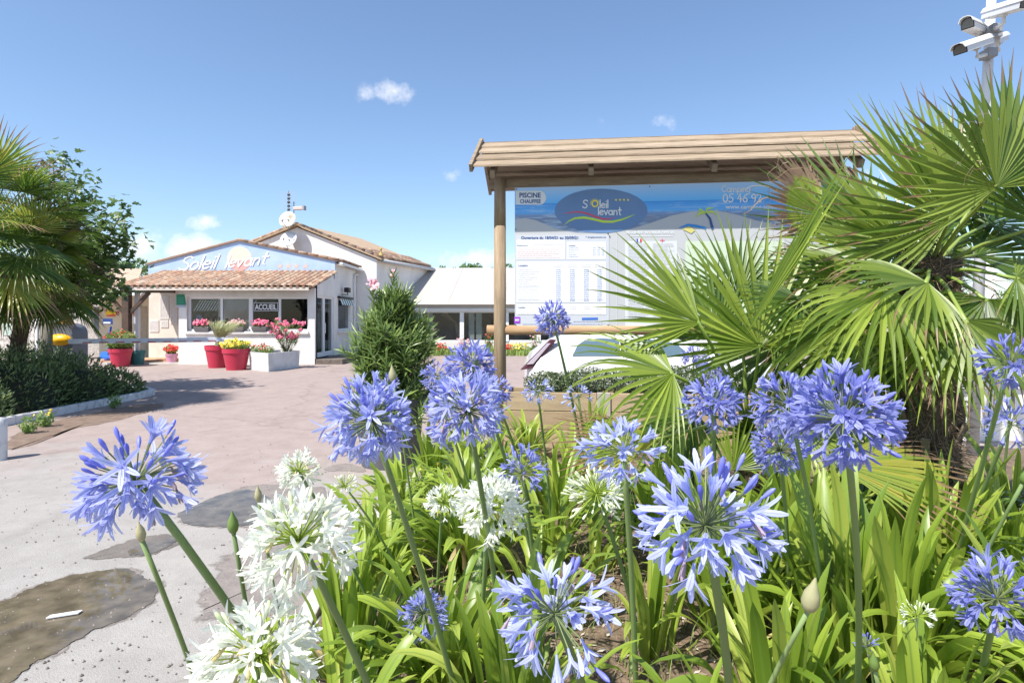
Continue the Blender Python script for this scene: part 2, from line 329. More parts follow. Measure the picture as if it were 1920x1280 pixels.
# ------------------------------------------------------------------ roof tiles
def tile_mat():
    m, nt, N, L, P = new_mat('clay tile'); oi = N.new('ShaderNodeObjectInfo'); tc = N.new('ShaderNodeTexCoord')
    c1 = ramp(N, oi.outputs['Random'], L, [(0, (.40, .20, .12)), (.35, (.50, .30, .19)), (.7, (.58, .42, .30)), (1, (.33, .17, .11))])
    g = N.new('ShaderNodeNewGeometry'); n = N.new('ShaderNodeTexNoise'); n.inputs['Scale'].default_value = 7; n.inputs['Detail'].default_value = 9; n.inputs['Roughness'].default_value = .7; L.new(g.outputs['Position'], n.inputs['Vector'])
    f = ramp(N, n.outputs[0], L, [(.42, (0, 0, 0)), (.62, (1, 1, 1))])
    x = N.new('ShaderNodeMix'); x.data_type = 'RGBA'; L.new(f, x.inputs[0]); L.new(c1, x.inputs[6]); x.inputs[7].default_value = (.20, .16, .13, 1)
    n2 = N.new('ShaderNodeTexNoise'); n2.inputs['Scale'].default_value = 2.5; n2.inputs['Detail'].default_value = 9; L.new(g.outputs['Position'], n2.inputs['Vector'])
    f2 = ramp(N, n2.outputs[0], L, [(.6, (0, 0, 0)), (.72, (.8, .8, .8))]); x2 = N.new('ShaderNodeMix'); x2.data_type = 'RGBA'; L.new(f2, x2.inputs[0]); L.new(x.outputs[2], x2.inputs[6]); x2.inputs[7].default_value = (.62, .5, .38, 1)
    L.new(x2.outputs[2], P.inputs['Base Color']); P.inputs['Roughness'].default_value = .9; P.inputs['Specular IOR Level'].default_value = .2; return m
TILE = tile_mat()
def tile_mesh(r0=.092, r1=.075, ln=.46, th=.014, n=8):    # half-round cover tile, local +Y up the slope
    b = MB()
    for (y, r) in ((0, r0), (ln, r1)):
        for rr_ in (r, r - th):
            for j in range(n + 1):
                a = math.pi * j / n; b.v.append(V((math.cos(a) * rr_, y, math.sin(a) * rr_ * .8)))
    k = n + 1
    for j in range(n):
        b.face((j, j + 1, j + 1 + 2 * k, j + 2 * k)); b.face((j + k + 1, j + k, j + 3 * k, j + 3 * k + 1)); b.face((j + 1, j, j + k, j + k + 1))
    return b.mesh('roof_tile', TILE, True)
TM = tile_mesh()
def frame(o, x, y, z):
    m = Matrix.Identity(4)
    for i, a in enumerate((x, y, z)):
        a = V(a).normalized()
        for j in range(3): m[j][i] = a[j]
    for j in range(3): m[j][3] = o[j]
    return m
def tile_row(start, along, n, step, up, parent, rnd, lift=.015, name='roof_tile', sc=1.0):
    along = V(along).normalized(); up = V(up).normalized(); nn = along.cross(up).normalized()
    if nn.z < 0: nn = -nn
    for k in range(n):
        o = V(start) + along * step * (k + .5) + nn * lift + up * rnd.uniform(-.012, .012)
        u2 = (up + along * rnd.uniform(-.02, .02) + nn * .03).normalized(); x = u2.cross(nn).normalized(); n2 = x.cross(u2)
        m = frame(o, x, u2, n2) @ Matrix.Scale(sc, 4)
        inst(name, TM, m, parent)
rt = random.Random(3)
# ------------------------------------------------------------------ reception building
rec = root('reception_building', 'low white campsite reception with tiled canopy and pale blue painted gable', 'building', (-9.5, 21.4, 0))
D = 19.2
def X(px, d=D): return (px - CX) / F * d
def Z(py, d=D): return CH + (CY - py) / F * d
xl, xr = X(335), X(590)
wx0, wx1, wz0, wz1 = X(350), X(578), Z(621), Z(556)
b = MB(); T = .25
b.box(xl, D, -.02, wx0, D + T, 2.5); b.box(wx1, D, -.02, xr, D + T, 2.5); b.box(wx0, D, -.02, wx1, D + T, wz0); b.box(wx0, D, wz1, wx1, D + T, 2.5)
b.box(xl, D + T, -.02, xl + .2, 21.4, 2.55)                     # return wall to the left
# right side wall with door and window openings
sx = xr
def Y_(px): return (sx * F) / (px - CX)
dy0, dy1 = Y_(592.5), Y_(626); ey0, ey1 = Y_(634), Y_(657)
ztop = 3.5
def side(y0, y1, z0, z1): b.box(sx - .2, y0, z0, sx, y1, z1)
side(dy1, ey0, -.02, 2.95); side(ey0, ey1, -.02, 1.05); side(ey0, ey1, 2.28, 3.5); side(ey1, 24.3, -.02, 3.5); side(21.405, ey0, 2.951, 3.5)
sl_ = lambda y: 2.43 + (y - 18.8) * .2636
for y_0, y_1, z_ in ((D + T, dy0, -.02), (dy0, dy1, 2.28)): b.hexa([(sx - .2, y_0, z_), (sx, y_0, z_), (sx, y_1, z_), (sx - .2, y_1, z_), (sx - .2, y_0, sl_(y_0)), (sx, y_0, sl_(y_0)), (sx, y_1, sl_(y_1)), (sx - .2, y_1, sl_(y_1))])
b.build('wall', WHITE, rec)
b = MB(); b.box(xl + .25, D + T + .02, 0, sx - .22, 24, .02); b.box(xl + .25, 23.9, 0, sx - .22, 24, 2.6); b.build('interior', DARKIN, rec)
b = MB(); b.box(wx0 - .05, D - .07, wz0 - .09, wx1 + .02, D + .12, wz0); b.build('window_sill', WHITE, rec, bevel=.01)
# strip window: frame, mullions, panes
b = MB(); t = .07; y0, y1 = D + .12, D + .19
b.box(wx0, y0, wz1 - t, wx1, y1, wz1); b.box(wx0, y0, wz0, wx1, y1, wz0 + t); b.box(wx0, y0, wz0 + t, wx0 + t, y1, wz1 - t); b.box(wx1 - t, y0, wz0 + t, wx1, y1, wz1 - t)
for px, ww in ((412, .075), (467, .13), (521.5, .075)): b.box(X(px) - ww / 2, y0 + .003, wz0 + t, X(px) + ww / 2, y1 - .003, wz1 - t)
wf = b.build('window_frame', WHITE2, rec)
for a, c in ((356, 411), (413, 464), (470, 520), (523, 574)):
    b = MB(); b.box(X(a), D + .15, wz0 + .05, X(c), D + .154, wz1 - .05); b.build('pane', GLASS, wf)
# reflected awning stripes, modelled as white slats behind the two left panes
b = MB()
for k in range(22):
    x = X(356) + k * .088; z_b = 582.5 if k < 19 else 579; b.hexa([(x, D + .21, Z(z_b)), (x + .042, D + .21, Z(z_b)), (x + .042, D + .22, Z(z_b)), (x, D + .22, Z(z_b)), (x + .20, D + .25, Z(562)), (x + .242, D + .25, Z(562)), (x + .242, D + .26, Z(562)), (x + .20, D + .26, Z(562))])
b.build('reflected_stripes', WHITE2, rec)
b = MB()
for k in range(5): b.box(X(362) + k * .2, D + .5, Z(614), X(362) + k * .2 + .1, D + .52, Z(585 + k * 3))
b.build('curtain', mat('curtain', (.22, .2, .18), .9), rec)
b = MB(); b.box(X(354), D + .45, 1.28, X(364), D + .47, 1.62); b.build('notice', flatm('pale blue paper', (.45, .6, .8)), rec)
# text helper
_tc = {}
def text_polys(s, off=.0):
    if (s, off) in _tc: return _tc[(s, off)]
    cu_ = bpy.data.curves.new('t', 'FONT'); cu_.body = s; cu_.offset = off; cu_.resolution_u = 3
    o = bpy.data.objects.new('t', cu_); COL.objects.link(o); me = o.to_mesh()
    vs = [(p.co.x, p.co.y) for p in me.vertices]; fs = [tuple(p.vertices) for p in me.polygons]
    o.to_mesh_clear(); bpy.data.objects.remove(o); bpy.data.curves.remove(cu_)
    x0 = min(p[0] for p in vs); x1 = max(p[0] for p in vs); y0_ = min(p[1] for p in vs); y1_ = max(p[1] for p in vs)
    vs = [((x - x0) / (x1 - x0), (y - y0_) / (y1_ - y0_)) for x, y in vs]; _tc[(s, off)] = (vs, fs); return vs, fs
def text_in(s, mapper, x0, y0, x1, y1, m, parent, off=.01, name='lettering'):
    vs, fs = text_polys(s, off); b = MB()
    b.v = [mapper(x0 + (x1 - x0) * x, y1 + (y0 - y1) * y) for x, y in vs]
    for f in fs: b.face(f)
    return b.build(name, m, parent)
# ACCUEIL sign in the third pane
sg = root('reception_sign', 'black sign reading ACCUEIL in white inside the reception window', 'sign', (X(496), D + .1, Z(583)))
b = MB(); b.box(X(472.5), D + .095, Z(583.3), X(519.5), D + .112, Z(566.8)); b.build('panel', BLACK, sg)
b = MB()
for (a, c, e, f) in ((473.3, 583, 518.7, 582.2), (473.3, 568, 518.7, 567.2)): b.box(X(a), D + .090, Z(c), X(e), D + .094, Z(f))
for a in (473.3, 517.9): b.box(X(a), D + .090, Z(582.2), X(a + .8), D + .094, Z(568))
b.build('border', WHITE2, sg)
text_in('ACCUEIL', lambda x, y: V((X(x), D + .090, Z(y))), 475.6, 569.8, 516.5, 580.6, WHITE2, sg, .03)
# door in the side wall, two leaves
dr = MB(); xx = sx - .08
def sbox(b, y0, y1, z0, z1, x0=xx - .03, x1=xx + .03): b.box(x0, y0, z0, x1, y1, z1)
dm = (dy0 + dy1) / 2
b = MB(); sbox(b, dy0, dy1, 2.2, 2.28); sbox(b, dy0, dy0 + .08, .2, 2.2); sbox(b, dy1 - .08, dy1, .2, 2.2); sbox(b, dm - .1, dm + .1, .2, 2.2); sbox(b, dy0 + .08, dm - .1, .2, .36); sbox(b, dm + .1, dy1 - .08, .2, .36)
dj = b.build('door', WHITE2, rec)
for a, c in ((dy0 + .08, dm - .1), (dm + .1, dy1 - .08)):
    b = MB(); b.box(xx - .005, a, .36, xx + .005, c, 2.2); b.build('pane', GLASS, dj)
b = MB(); b.tube([(xx + .07, dm + .03, 1.0), (xx + .07, dm + .03, 1.35)], .015); b.build('handle', WHITE2, dj)
b = MB(); b.box(sx + .0, dy0 - .1, -.02, sx + .9, dy1 + .6, .17); b.build('doorstep', mat('dark stone step', (.2, .17, .14), .9, (.1, .08, .07), 9, .5), rec, bevel=.015)
b = MB(); sbox(b, ey0, ey1, 1.05, 1.13); sbox(b, ey0, ey1, 2.2, 2.28); sbox(b, ey0, ey0 + .07, 1.13, 2.2); sbox(b, ey1 - .07, ey1, 1.13, 2.2); wj = b.build('window_frame', WHITE2, rec)
b = MB(); b.box(xx - .005, ey0 + .07, 1.13, xx + .005, ey1 - .07, 2.2); b.build('pane', GLASS, wj)
b = MB(); b.box(sx + .002, ey0 - .1, .97, sx + .12, ey1 + .1, 1.05); b.build('window_sill', WHITE, rec)
aw = root('small_awning', 'narrow green and white striped awning valance over the side window', 'awning', (sx, ey0, 2.3))
gr = flatm('awning green', (.04, .22, .2)); stp = 11
for k in range(stp):
    a = ey0 + (ey1 - ey0) * k / stp; c = ey0 + (ey1 - ey0) * (k + 1) / stp; b = MB()
    b.hexa([(sx + .16, a, 2.02), (sx + .17, a, 2.02), (sx + .17, c, 2.02), (sx + .16, c, 2.02), (sx + .06, a, 2.26), (sx + .07, a, 2.26), (sx + .07, c, 2.26), (sx + .06, c, 2.26)]); b.build('stripe', gr if k % 2 else WHITE2, aw)
b = MB(); b.box(sx + .003, ey0 - .1, 2.27, sx + .12, ey1 + .05, 2.34); b.build('rail', BLACK, aw)
fl = root('flood_lamp', 'small black flood lamp on the wall above the striped awning', 'lamp', (sx, Y_(640), 2.5))
b = MB(); y = Y_(641); b.beam((sx, y, 2.42), (sx + .25, y, 2.42), .04, .03); b.tube([(sx + .22, y, 2.42), (sx + .22, y, 2.52)], .015); b.build('bracket', BLACK, fl)
b = MB(); b.box(sx + .12, y - .16, 2.5, sx + .3, y + .16, 2.68); b.build('lamp_head', BLACK, fl, bevel=.02)
dp = MB(); y = Y_(662); dp.tube([(sx + .06, y, .1), (sx + .06, y, 3.2), (sx + .06, y + .05, 3.28), (sx + .06, y + 1.2, 3.42)], .04, 8); dp.build('drainpipe', WHITE2, rec, True)

# gable facade, painted sky blue
BL = mat('faded sky blue paint', (.34, .47, .70), .85, (.46, .57, .75), 1.6, .15, 30)
YG = 21.4
gp = [(278, 516), (278, 496), (447, 452), (627.8, 489.5), (627.8, 516)]
def XG(px): return (px - CX) / F * YG
def ZG(py): return CH + (CY - py) / F * YG
b = MB(); f0 = [V((XG(p), YG, ZG(q))) for p, q in gp]; f1 = [q + V((0, .22, 0)) for q in f0]
f0[0].z = f0[4].z = f1[0].z = f1[4].z = 2.952
b.poly(f0[::-1][::-1]); b.poly(f1[::-1])
for i in range(5): j = (i + 1) % 5; b.quad(f0[i], f1[i], f1[j], f0[j])
b.build('painted_gable', BL, rec)
YP = YG - .006
b = MB(); c0 = V((XG(449), YP, ZG(485)))
def disc(b, c, r, a0, a1, n=24):
    b.poly([c + V((math.cos(a0 + (a1 - a0) * i / n), 0, math.sin(a0 + (a1 - a0) * i / n))) * r for i in range(n + 1)])
r_ = 23 / F * YG
disc(b, c0, r_, R(-8), R(188)); b.build('painted_sun', flatm('faded peach paint', (.78, .60, .50)), rec)
b = MB(); disc(b, c0 + V((0, -.0, 0)), r_, R(188), R(352)); b.build('painted_sea', flatm('faded coral paint', (.70, .36, .33)), rec)
def star(c, r, ux, uz):
    return [c + (ux * math.cos(a) + uz * math.sin(a)) * (r if i % 2 == 0 else r * .42) for i in range(10) for a in [math.pi / 2 + i * math.pi / 5]]
for px in (525, 541, 556, 573):
    b = MB(); b.poly(star(V((XG(px), YP, ZG(499))), 6.5 / F * YG, V((1, 0, 0)), V((0, 0, 1)))); b.build('painted_star', flatm('faded beige paint', (.62, .48, .40)), rec)
# stroke lettering
def arc(cx, cy, rx, ry, a0, a1, n=14): return [(cx + rx * math.cos(R(a0 + (a1 - a0) * i / n)), cy + ry * math.sin(R(a0 + (a1 - a0) * i / n))) for i in range(n + 1)]
GL = {'S': (.72, [[(.68, .86), (.55, .98), (.35, 1.0), (.16, .88), (.14, .7), (.3, .56), (.5, .46), (.62, .3), (.55, .1), (.35, 0), (.15, .03), (.03, .15)]]),
      'o': (.62, [arc(.28, .28, .25, .28, 90, 450)]), 'l': (.2, [[(.08, 1.02), (.08, .5), (.08, 0)]]),
      'e': (.6, [[(.05, .3), (.3, .32), (.5, .36)] + arc(.28, .29, .24, .28, 20, 320)]), 'i': (.2, [[(.08, .55), (.08, 0)], [(.08, .8), (.09, .84)]]),
      'v': (.56, [[(.03, .55), (.24, 0)], [(.24, 0), (.47, .58)]]), 'a': (.64, [arc(.27, .28, .24, .28, 40, 380), [(.5, .55), (.5, .2), (.56, 0)]]),
      'n': (.6, [[(.06, .56), (.06, 0)], [(.06, .35), (.2, .54), (.38, .54), (.46, .38), (.47, 0)]]), 't': (.48, [[(.22, .95), (.2, .4), (.22, .04), (.34, 0)], [(.02, .6), (.42, .62)]]),
      'C': (.75, [arc(.4, .48, .36, .46, 50, 310)]), 'm': (.86, [[(.05, .55), (.05, 0)], [(.05, .35), (.18, .54), (.32, .5), (.38, .3), (.38, 0)], [(.38, .35), (.52, .54), (.66, .5), (.72, .3), (.73, 0)]]),
      'p': (.6, [[(.06, .55), (.06, -.35)], arc(.28, .28, .22, .27, 180, -170)]), 'g': (.62, [arc(.27, .28, .22, .27, 30, 385), [(.49, .52), (.49, -.1), (.38, -.32), (.15, -.34), (.06, -.24)]]),
      '0': (.72, [arc(.32, .48, .27, .48, 90, 450)]), '5': (.66, [[(.55, .98), (.18, .98), (.12, .56), (.32, .62), (.52, .48), (.56, .25), (.4, .02), (.2, 0), (.05, .1)]]),
      '4': (.72, [[(.42, .98), (.04, .35), (.6, .35)], [(.44, .7), (.44, 0)]]), '6': (.66, [[(.5, .95), (.25, .8), (.08, .5), (.06, .25)] + arc(.3, .26, .24, .26, 180, 530)]),
      '9': (.66, [arc(.3, .7, .24, .26, 0, 360), [(.54, .7), (.5, .3), (.4, 0)]]), '2': (.66, [[(.06, .8), (.18, .96), (.38, .98), (.52, .82), (.5, .6), (.3, .3), (.05, .02), (.58, .02)]]), ' ': (.4, [])}
def strokes(text, mapper, x0, ybase, h, wd, m, parent, sc=1.0, shear=0, rise=0, name='lettering', skip='', ldir=V((0, -1, 0)), lstep=.0008):
    b = MB(); x = x0; lift_ = [0]
    def mp_(u, v_):
        q = mapper(u, v_); return q + ldir * (lift_[0] * lstep)
    for ch in text:
        adv, ss = GL[ch]
        for s in ([] if ch in skip else ss):
            P = [(x + (p[0] * sc + p[1] * shear) * h, ybase - p[1] * h - rise * (x + p[0] * sc * h - x0)) for p in s]
            n = len(P); Lp, Rp = [], []
            for k in range(n):
                a = P[max(k - 1, 0)]; c = P[min(k + 1, n - 1)]; dx, dy = c[0] - a[0], c[1] - a[1]; l = math.hypot(dx, dy) or 1
                ex = (-dy / l * wd / 2, dx / l * wd / 2); Lp.append((P[k][0] + ex[0], P[k][1] + ex[1])); Rp.append((P[k][0] - ex[0], P[k][1] - ex[1]))
            i = len(b.v); lift_[0] = (lift_[0] + 1) % 12
            for l_, r_ in zip(Lp, Rp): b.v += [mp_(*l_), mp_(*r_)]
            for k in range(n - 1): b.face((i + 2 * k, i + 2 * k + 1, i + 2 * k + 3, i + 2 * k + 2))
            for e in (P[0], P[-1]):
                lift_[0] = (lift_[0] + 1) % 12; b.poly([mp_(e[0] + math.cos(a * .785) * wd / 2, e[1] + math.sin(a * .785) * wd / 2) for a in range(8)])
        x += adv * sc * h
    return b.build(name, m, parent), x
wl = flatm('chalk white lettering', (.84, .83, .82), .8)
mg = lambda x, y: V((XG(x), YP - .008, ZG(y)))
strokes('Soleil', mg, 334, 507, 25, 3.0, wl, rec, 1.12, .42, .07)
strokes('levant', mg, 421, 502, 24, 3.0, wl, rec, 1.06, .42, .09)
# thin roof of the painted block: slabs and verge tiles
ap = V((XG(447), YG, ZG(452))); lf = V((XG(276), YG, ZG(497))); rg = V((XG(634), YG, ZG(490.5)))
def slab(b, a, c, back, th=.06, over=.06):
    a0, c0 = a + V((0, -over, 0)), c + V((0, -over, 0)); a1, c1 = a + back, c + back; t = V((0, 0, th))
    b.hexa([a0, c0, c1, a1, a0 + t, c0 + t, c1 + t, a1 + t])
b = MB(); bk = V((0, 2.9, 0)); slab(b, lf, ap, bk); slab(b, ap, rg, bk); b.build('roof', mat('roof underlay', (.3, .2, .15), .9), rec)
for (a, c, n) in ((lf, ap, 9), (rg, ap, 10)):
    d = (c - a).normalized(); st = (c - a).length / n
    for k in range(n):
        o = a + d * st * k + V((0, .01, .05)); nn = V((0, 1, 0)).cross(d); nn = nn if nn.z > 0 else -nn
        inst('roof_tile', TM, frame(o, d.cross(nn), d, nn) @ Matrix.Diagonal((.75 if a is lf else 1, st / .43, .55 if a is lf else .9, 1)), rec)
d = (ap - rg).normalized()
tile_row(rg + V((.12, .1, .02)), (0, 1, 0), 14, .2, d, rec, rt)
tile_row(rg + V((.12, .1, .02)) + d * .38, (0, 1, 0), 14, .2, d, rec, rt)
b = MB(); b.box(rg.x + .02, 21.4, rg.z - .1, rg.x + .16, 24.3, rg.z - .02); b.build('gutter', WHITE2, rec)
# canopy roof with individual tiles
cf = V((-12.75, 18.8, 2.44)); cr_ = V((-6.46, 18.8, 2.44)); cb_ = V((-6.46, 21.38, 3.12)); cl_ = V((-12.75, 21.38, 3.12))
b = MB(); t = V((0, 0, .05)); b.hexa([cf, cr_, cb_, cl_, cf + t, cr_ + t, cb_ + t, cl_ + t]); b.build('canopy_deck', BROWN, rec)
can = MB(); can.box(-12.75, 18.74, 2.40, -6.5, 18.795, 2.50); can.build('canopy_fascia', mat('beige fascia', (.62, .55, .48), .7), rec)
up = (cb_ - cr_).normalized(); nrow = 7; st = (cb_ - cr_).length / nrow; ncol = 31; cs = 6.29 / ncol
for r0 in range(nrow): tile_row(cf + V((0, -.06, .06)) + up * st * r0, (1, 0, 0), ncol, cs, up, rec, rt, lift=.012 + .0 * r0)
for r0 in range(nrow):
    o = cr_ + V((.02, -.06, .05)) + up * st * r0; nn = V((0, -up.z, up.y)); inst('roof_tile', TM, frame(o, (1, 0, 0), up, nn), rec)
pan = MB()
for k in range(ncol + 1):
    x = -12.75 + k * cs; a = V((x, 18.72, 2.49)); c = a + up * 2.72
    pan.hexa([a + V((-.05, 0, 0)), a + V((.05, 0, 0)), c + V((.05, 0, 0)), c + V((-.05, 0, 0)), a + V((-.05, 0, .015)), a + V((.05, 0, .015)), c + V((.05, 0, .015)), c + V((-.05, 0, .015))])
pan.build('pan_tiles', TILE, rec, kind='stuff')
# porch: post, braces, beam
D2 = 18.95
b = MB(); px0 = (238 - CX) / F * D2; b.box(px0 - .11, D2 - .1, 0, px0 + .11, D2 + .1, 2.33); b.build('porch_post', BROWN, rec, bevel=.01)
b = MB(); b.box(px0 - .45, D2 - .08, 2.331, xl - .003, D2 + .08, 2.437); b.build('porch_beam', BROWN, rec)
for s_, l in ((1, .62), (-1, .55)):
    b = MB(); b.beam((px0 + s_ * .1, D2, 1.68), (px0 + s_ * (.1 + l), D2, 2.34), .09, .1); b.build('brace', BROWN, rec)
b = MB(); b.box(px0 + .05, D2 + .3, 0, px0 + .17, D2 + .42, 2.4); b.build('porch_post', WHITE2, rec)
# porch back wall with posters
YB = 20.9; px_ = lambda p: (p - CX) / F * YB; pz = lambda q: CH + (CY - q) / F * YB
b = MB(); b.box(px_(279), YB, 0, xl + .0, YB + .2, 2.9); b.build('porch_wall', mat('pale stone cladding', (.72, .66, .58), .85, (.60, .53, .45), 3, .2, 30), rec)
rs = random.Random(2)
for (a, q0, c, q1) in ((300, 556, 317, 598), (320, 560, 333, 607), (281, 600, 298, 622), (302, 600, 316, 614)):
    b = MB(); b.box(px_(a), YB - .02, pz(q1), px_(c), YB - .001, pz(q0)); po = b.build('notice_board', mat('paper', (.70, .68, .64), .7, (.6, .57, .54), 12), rec)
    b = MB(); q = q0 + 3
    while q < q1 - 2:
        x = a + 1.5
        while x < c - 2: 
            l = rs.uniform(2, 5); x2 = min(c - 1.2, x + l); b.box(px_(x), YB - .024, pz(q + .5), px_(x2), YB - .021, pz(q)); x = x2 + 1
        q += 2.2
    b.build('print', flatm('faded print', (.42, .36, .36)), po)
for (pp, qq, col, bw, bh) in ((339.5, 559, (.02, .22, .12), 10, 19),):
    b = MB(); x0, x1 = X(331.5), X(349); b.hexa([(x0, D - .03, Z(571.5)), (x1, D - .03, Z(571.5)), (x1, D - .004, Z(571.5)), (x0, D - .004, Z(571.5)), (x0, D - .03, Z(552)), (x1 - .06, D - .03, Z(552)), (x1 - .06, D - .004, Z(552)), (x0, D - .004, Z(552))])
    gp_ = b.build('green_plaque', flatm('plaque green', col, .4), rec)
    b = MB()
    for k in range(3): b.box(X(335), D - .033, Z(559 + k * 4), X(345), D - .031, Z(558.3 + k * 4))
    b.build('print', flatm('plaque print', (.12, .4, .28)), gp_)
    b = MB(); b.box(x0 + .02, D - .02, Z(576), x1 - .02, D - .004, Z(572)); b.build('number_strip', flatm('strip', (.4, .45, .55)), gp_)
b = MB(); b.box(px_(236), 19.6, -.02, xl - .01, YB - .001, .12); b.build('porch_floor', mat('terracotta paving', (.55, .30, .17), .8, (.42, .24, .14), 5), rec, bevel=.01)
b = MB(); b.box(px_(250), 19.25, -.02, xl - .01, 19.599, .05); b.build('step', CONC, rec)
# ------------------------------------------------------------------ tall gabled house behind
Yt = 24.35
tall = root('gabled_house', 'taller white rendered house with clay verge tiles behind the painted gable', 'building', (-9, Yt, 0))
def T3(px, py): return W(px, py, Yt)
A = T3(557, 424); Rr = T3(706, 484); Lf = V((2 * A.x - Rr.x, Yt, Rr.z)); BK = V((1.55, 4.2, 0))
b = MB(); f0 = [V((Rr.x, Yt, 0)), Rr + V((0, 0, -.05)), A + V((0, 0, -.05)), Lf + V((0, 0, -.05)), V((Lf.x, Yt, 0))]; f1 = [q + BK for q in f0]
b.poly(f0); b.poly(f1[::-1])
for i in range(5): j = (i + 1) % 5; b.quad(f0[j], f1[j], f1[i], f0[i])
b.build('wall', WHITE, tall)
b = MB(); ov = V((0, -.12, 0)); e = (Rr - A).normalized() * .25; t = V((0, 0, .08))
for (p, q) in ((A, Rr + e), (Lf + V((-e.x, 0, e.z)), A)): b.hexa([p + ov, q + ov, q + BK, p + BK, p + ov + t, q + ov + t, q + BK + t, p + BK + t])
b.build('roof', mat('roof boards', (.45, .33, .22), .9), tall)
for (a, n) in ((Rr + e, 10), (Lf + V((-e.x, 0, e.z)), 10)):
    d = (A - a).normalized(); st = (A - a).length / n; nn = V((0, 1, 0)).cross(d); nn = nn if nn.z > 0 else -nn
    for k in range(n):
        for c_, dy in enumerate((-.02, .22, .46)):
            inst('roof_tile', TM, frame(a + d * st * k + V((0, dy, .09)), d.cross(nn), d, nn) @ Matrix.Diagonal((1.25, st / .43, 1.2, 1)), tall)
d = (A - (Rr + e)).normalized(); al = BK.normalized()
for k in range(1, 4): tile_row(Rr + e + V((0, 0, .09)) + al * .45 + d * (.38 * (k - 1)), al, 19, .205, d, tall, rt)
b = MB(); p = Rr + e + V((.06, .0, -.02)); b.tube([p, p + BK], .07, 8); b.build('gutter', mat('grey gutter', (.55, .56, .57), .6), tall, True)
b = MB(); p = Rr + V((.02, .1, -.12)); b.hexa([p, p + e * 1 + V((0, 0, .03)), p + BK + e + V((0, 0, .03)), p + BK, p + V((0, 0, .06)), p + e + V((0, 0, .09)), p + BK + e + V((0, 0, .09)), p + BK + V((0, 0, .06))]); b.build('soffit', mat('cream soffit', (.7, .6, .45), .8), tall)
b = MB(); c = W(714, 473, 24.8); b.lathe(c - V((0, 0, .12)), [(.10, -.1), (.08, .06), (.03, .1), (.03, .2), (.06, .24), (.05, .3), (.0, .32)], 10); b.build('vent_cap', mat('lichen clay', (.5, .38, .12), .9), tall, True)
# antenna mast, dishes, camera on the gable
ant = root('television_antenna', 'thin grid television antenna on a mast over the house gable', 'antenna', W(541, 420, 24.0))
b = MB(); b.tube([W(541, 445, 24.1), W(541, 358, 24.1)], .02, 6); b.build('mast', GREY, ant)
b = MB()
for k in range(7): b.tube([W(527, 361 + k * 5, 24.15), W(553, 361 + k * 5, 24.15)], .006, 4)
for k in range(5): b.tube([W(527 + k * 6.5, 358, 24.15), W(527 + k * 6.5, 393, 24.15)], .006, 4)
b.build('grid_reflector', mat('galvanised wire', (.5, .52, .55), .4), ant)
b = MB()
for k in range(5): b.tube([W(539, 364 + k * 7, 24.0), W(544, 367 + k * 7, 24.0)], .022, 5); b.tube([W(544, 364 + k * 7, 24.0), W(539, 367 + k * 7, 24.0)], .022, 5)
b.build('dipole', BLACK, ant)
def dish(px, py, r, label, col, tilt):
    o = root('satellite_dish', label, 'satellite dish', W(px, py, 23.9)); c = W(px, py, 23.9); ax = V((-.15, -1, tilt)).normalized(); rr_ = r / F * 23.9
    b = MB(); b.lathe(c, [(0.001, -.10), (rr_ * .5, -.07), (rr_, .02), (rr_, .035), (rr_ * .5, -.05), (.001, -.08)], 28, ax=ax); b.build('reflector', col, o, True)
    b = MB(); tip = c + ax * .45 - V((0, 0, .25)); b.tube([c - V((0, .05, rr_)), tip], .014, 5); b.tube([tip, tip + V((0, .08, .06))], .035, 8); b.build('feed_arm', GREY, o)
    b = MB(); b.tube([c, c + V((0, .45, 0))], .03, 6); b.build('wall_bracket', GREY, o)
dish(539.5, 412, 16.5, 'upper round satellite dish standing clear above the gable apex', mat('stained dish', (.62, .62, .56), .6, (.40, .36, .28), 2.5, lo=.35, hi=.5), .3)
dish(541, 449, 16.5, 'lower satellite dish fixed on the white gable wall', mat('grey dish', (.68, .68, .68), .5, (.6, .6, .6), 3), .5)
cc = root('wall_camera', 'small tubular security camera pointing right beside the television antenna', 'security camera', W(551, 395, 24))
b = MB(); b.tube([W(551, 400, 24), W(551, 378, 24)], .015, 5); b.build('stem', BLACK, cc)
b = MB(); p = W(551, 391, 24); b.beam(p, p + V((.42, -.1, 0)), .14, .14); b.build('housing', mat('aged camera case', (.6, .5, .45), .5), cc, bevel=.02)
b = MB(); b.beam(p + V((.42, -.1, 0)), p + V((.5, -.12, 0)), .17, .17); b.build('lens_hood', GREY, cc)
# ------------------------------------------------------------------ marquee / restaurant wing
Ym = 26.0
mq = root('restaurant_wing', 'long low dining wing with sloping cream canvas roof and big dark windows', 'building', (2, Ym, 0))
mx0, mx1 = -5.3, 14.0
zs, zt = CH + (CY - 640) / F * Ym, CH + (CY - 584) / F * Ym
b = MB(); b.box(mx0, Ym, -.02, mx1, Ym + .2, zs); b.box(mx0, Ym, zt + .16, mx1, Ym + .2, zt + .3); b.build('wall', mat('off white panel', (.70, .68, .65), .7, (.64, .62, .59), 3), mq)
b = MB(); b.box(mx0, Ym - .12, zt, mx1, Ym + .1, zt + .158); b.build('blind_housing', WHITE2, mq, bevel=.02)
b = MB(); b.box(mx0, Ym - .05, zt + .301, mx1, Ym + .15, zt + .46); b.build('fascia_beam', mat('varnished beam', (.55, .38, .22), .6, (.42, .28, .16), 4), mq)
bars = [769, 788, 866, 950, 1010, 1090, 1170, 1250, 1330, 1410, 1490]
fr_ = MB(); fr_.box(mx0, Ym + .02, zs, mx1, Ym + .09, zs + .06); fr_.box(mx0, Ym + .02, zt - .05, mx1, Ym + .09, zt - .002)
wfm = fr_.build('window_frame', WHITE2, mq)
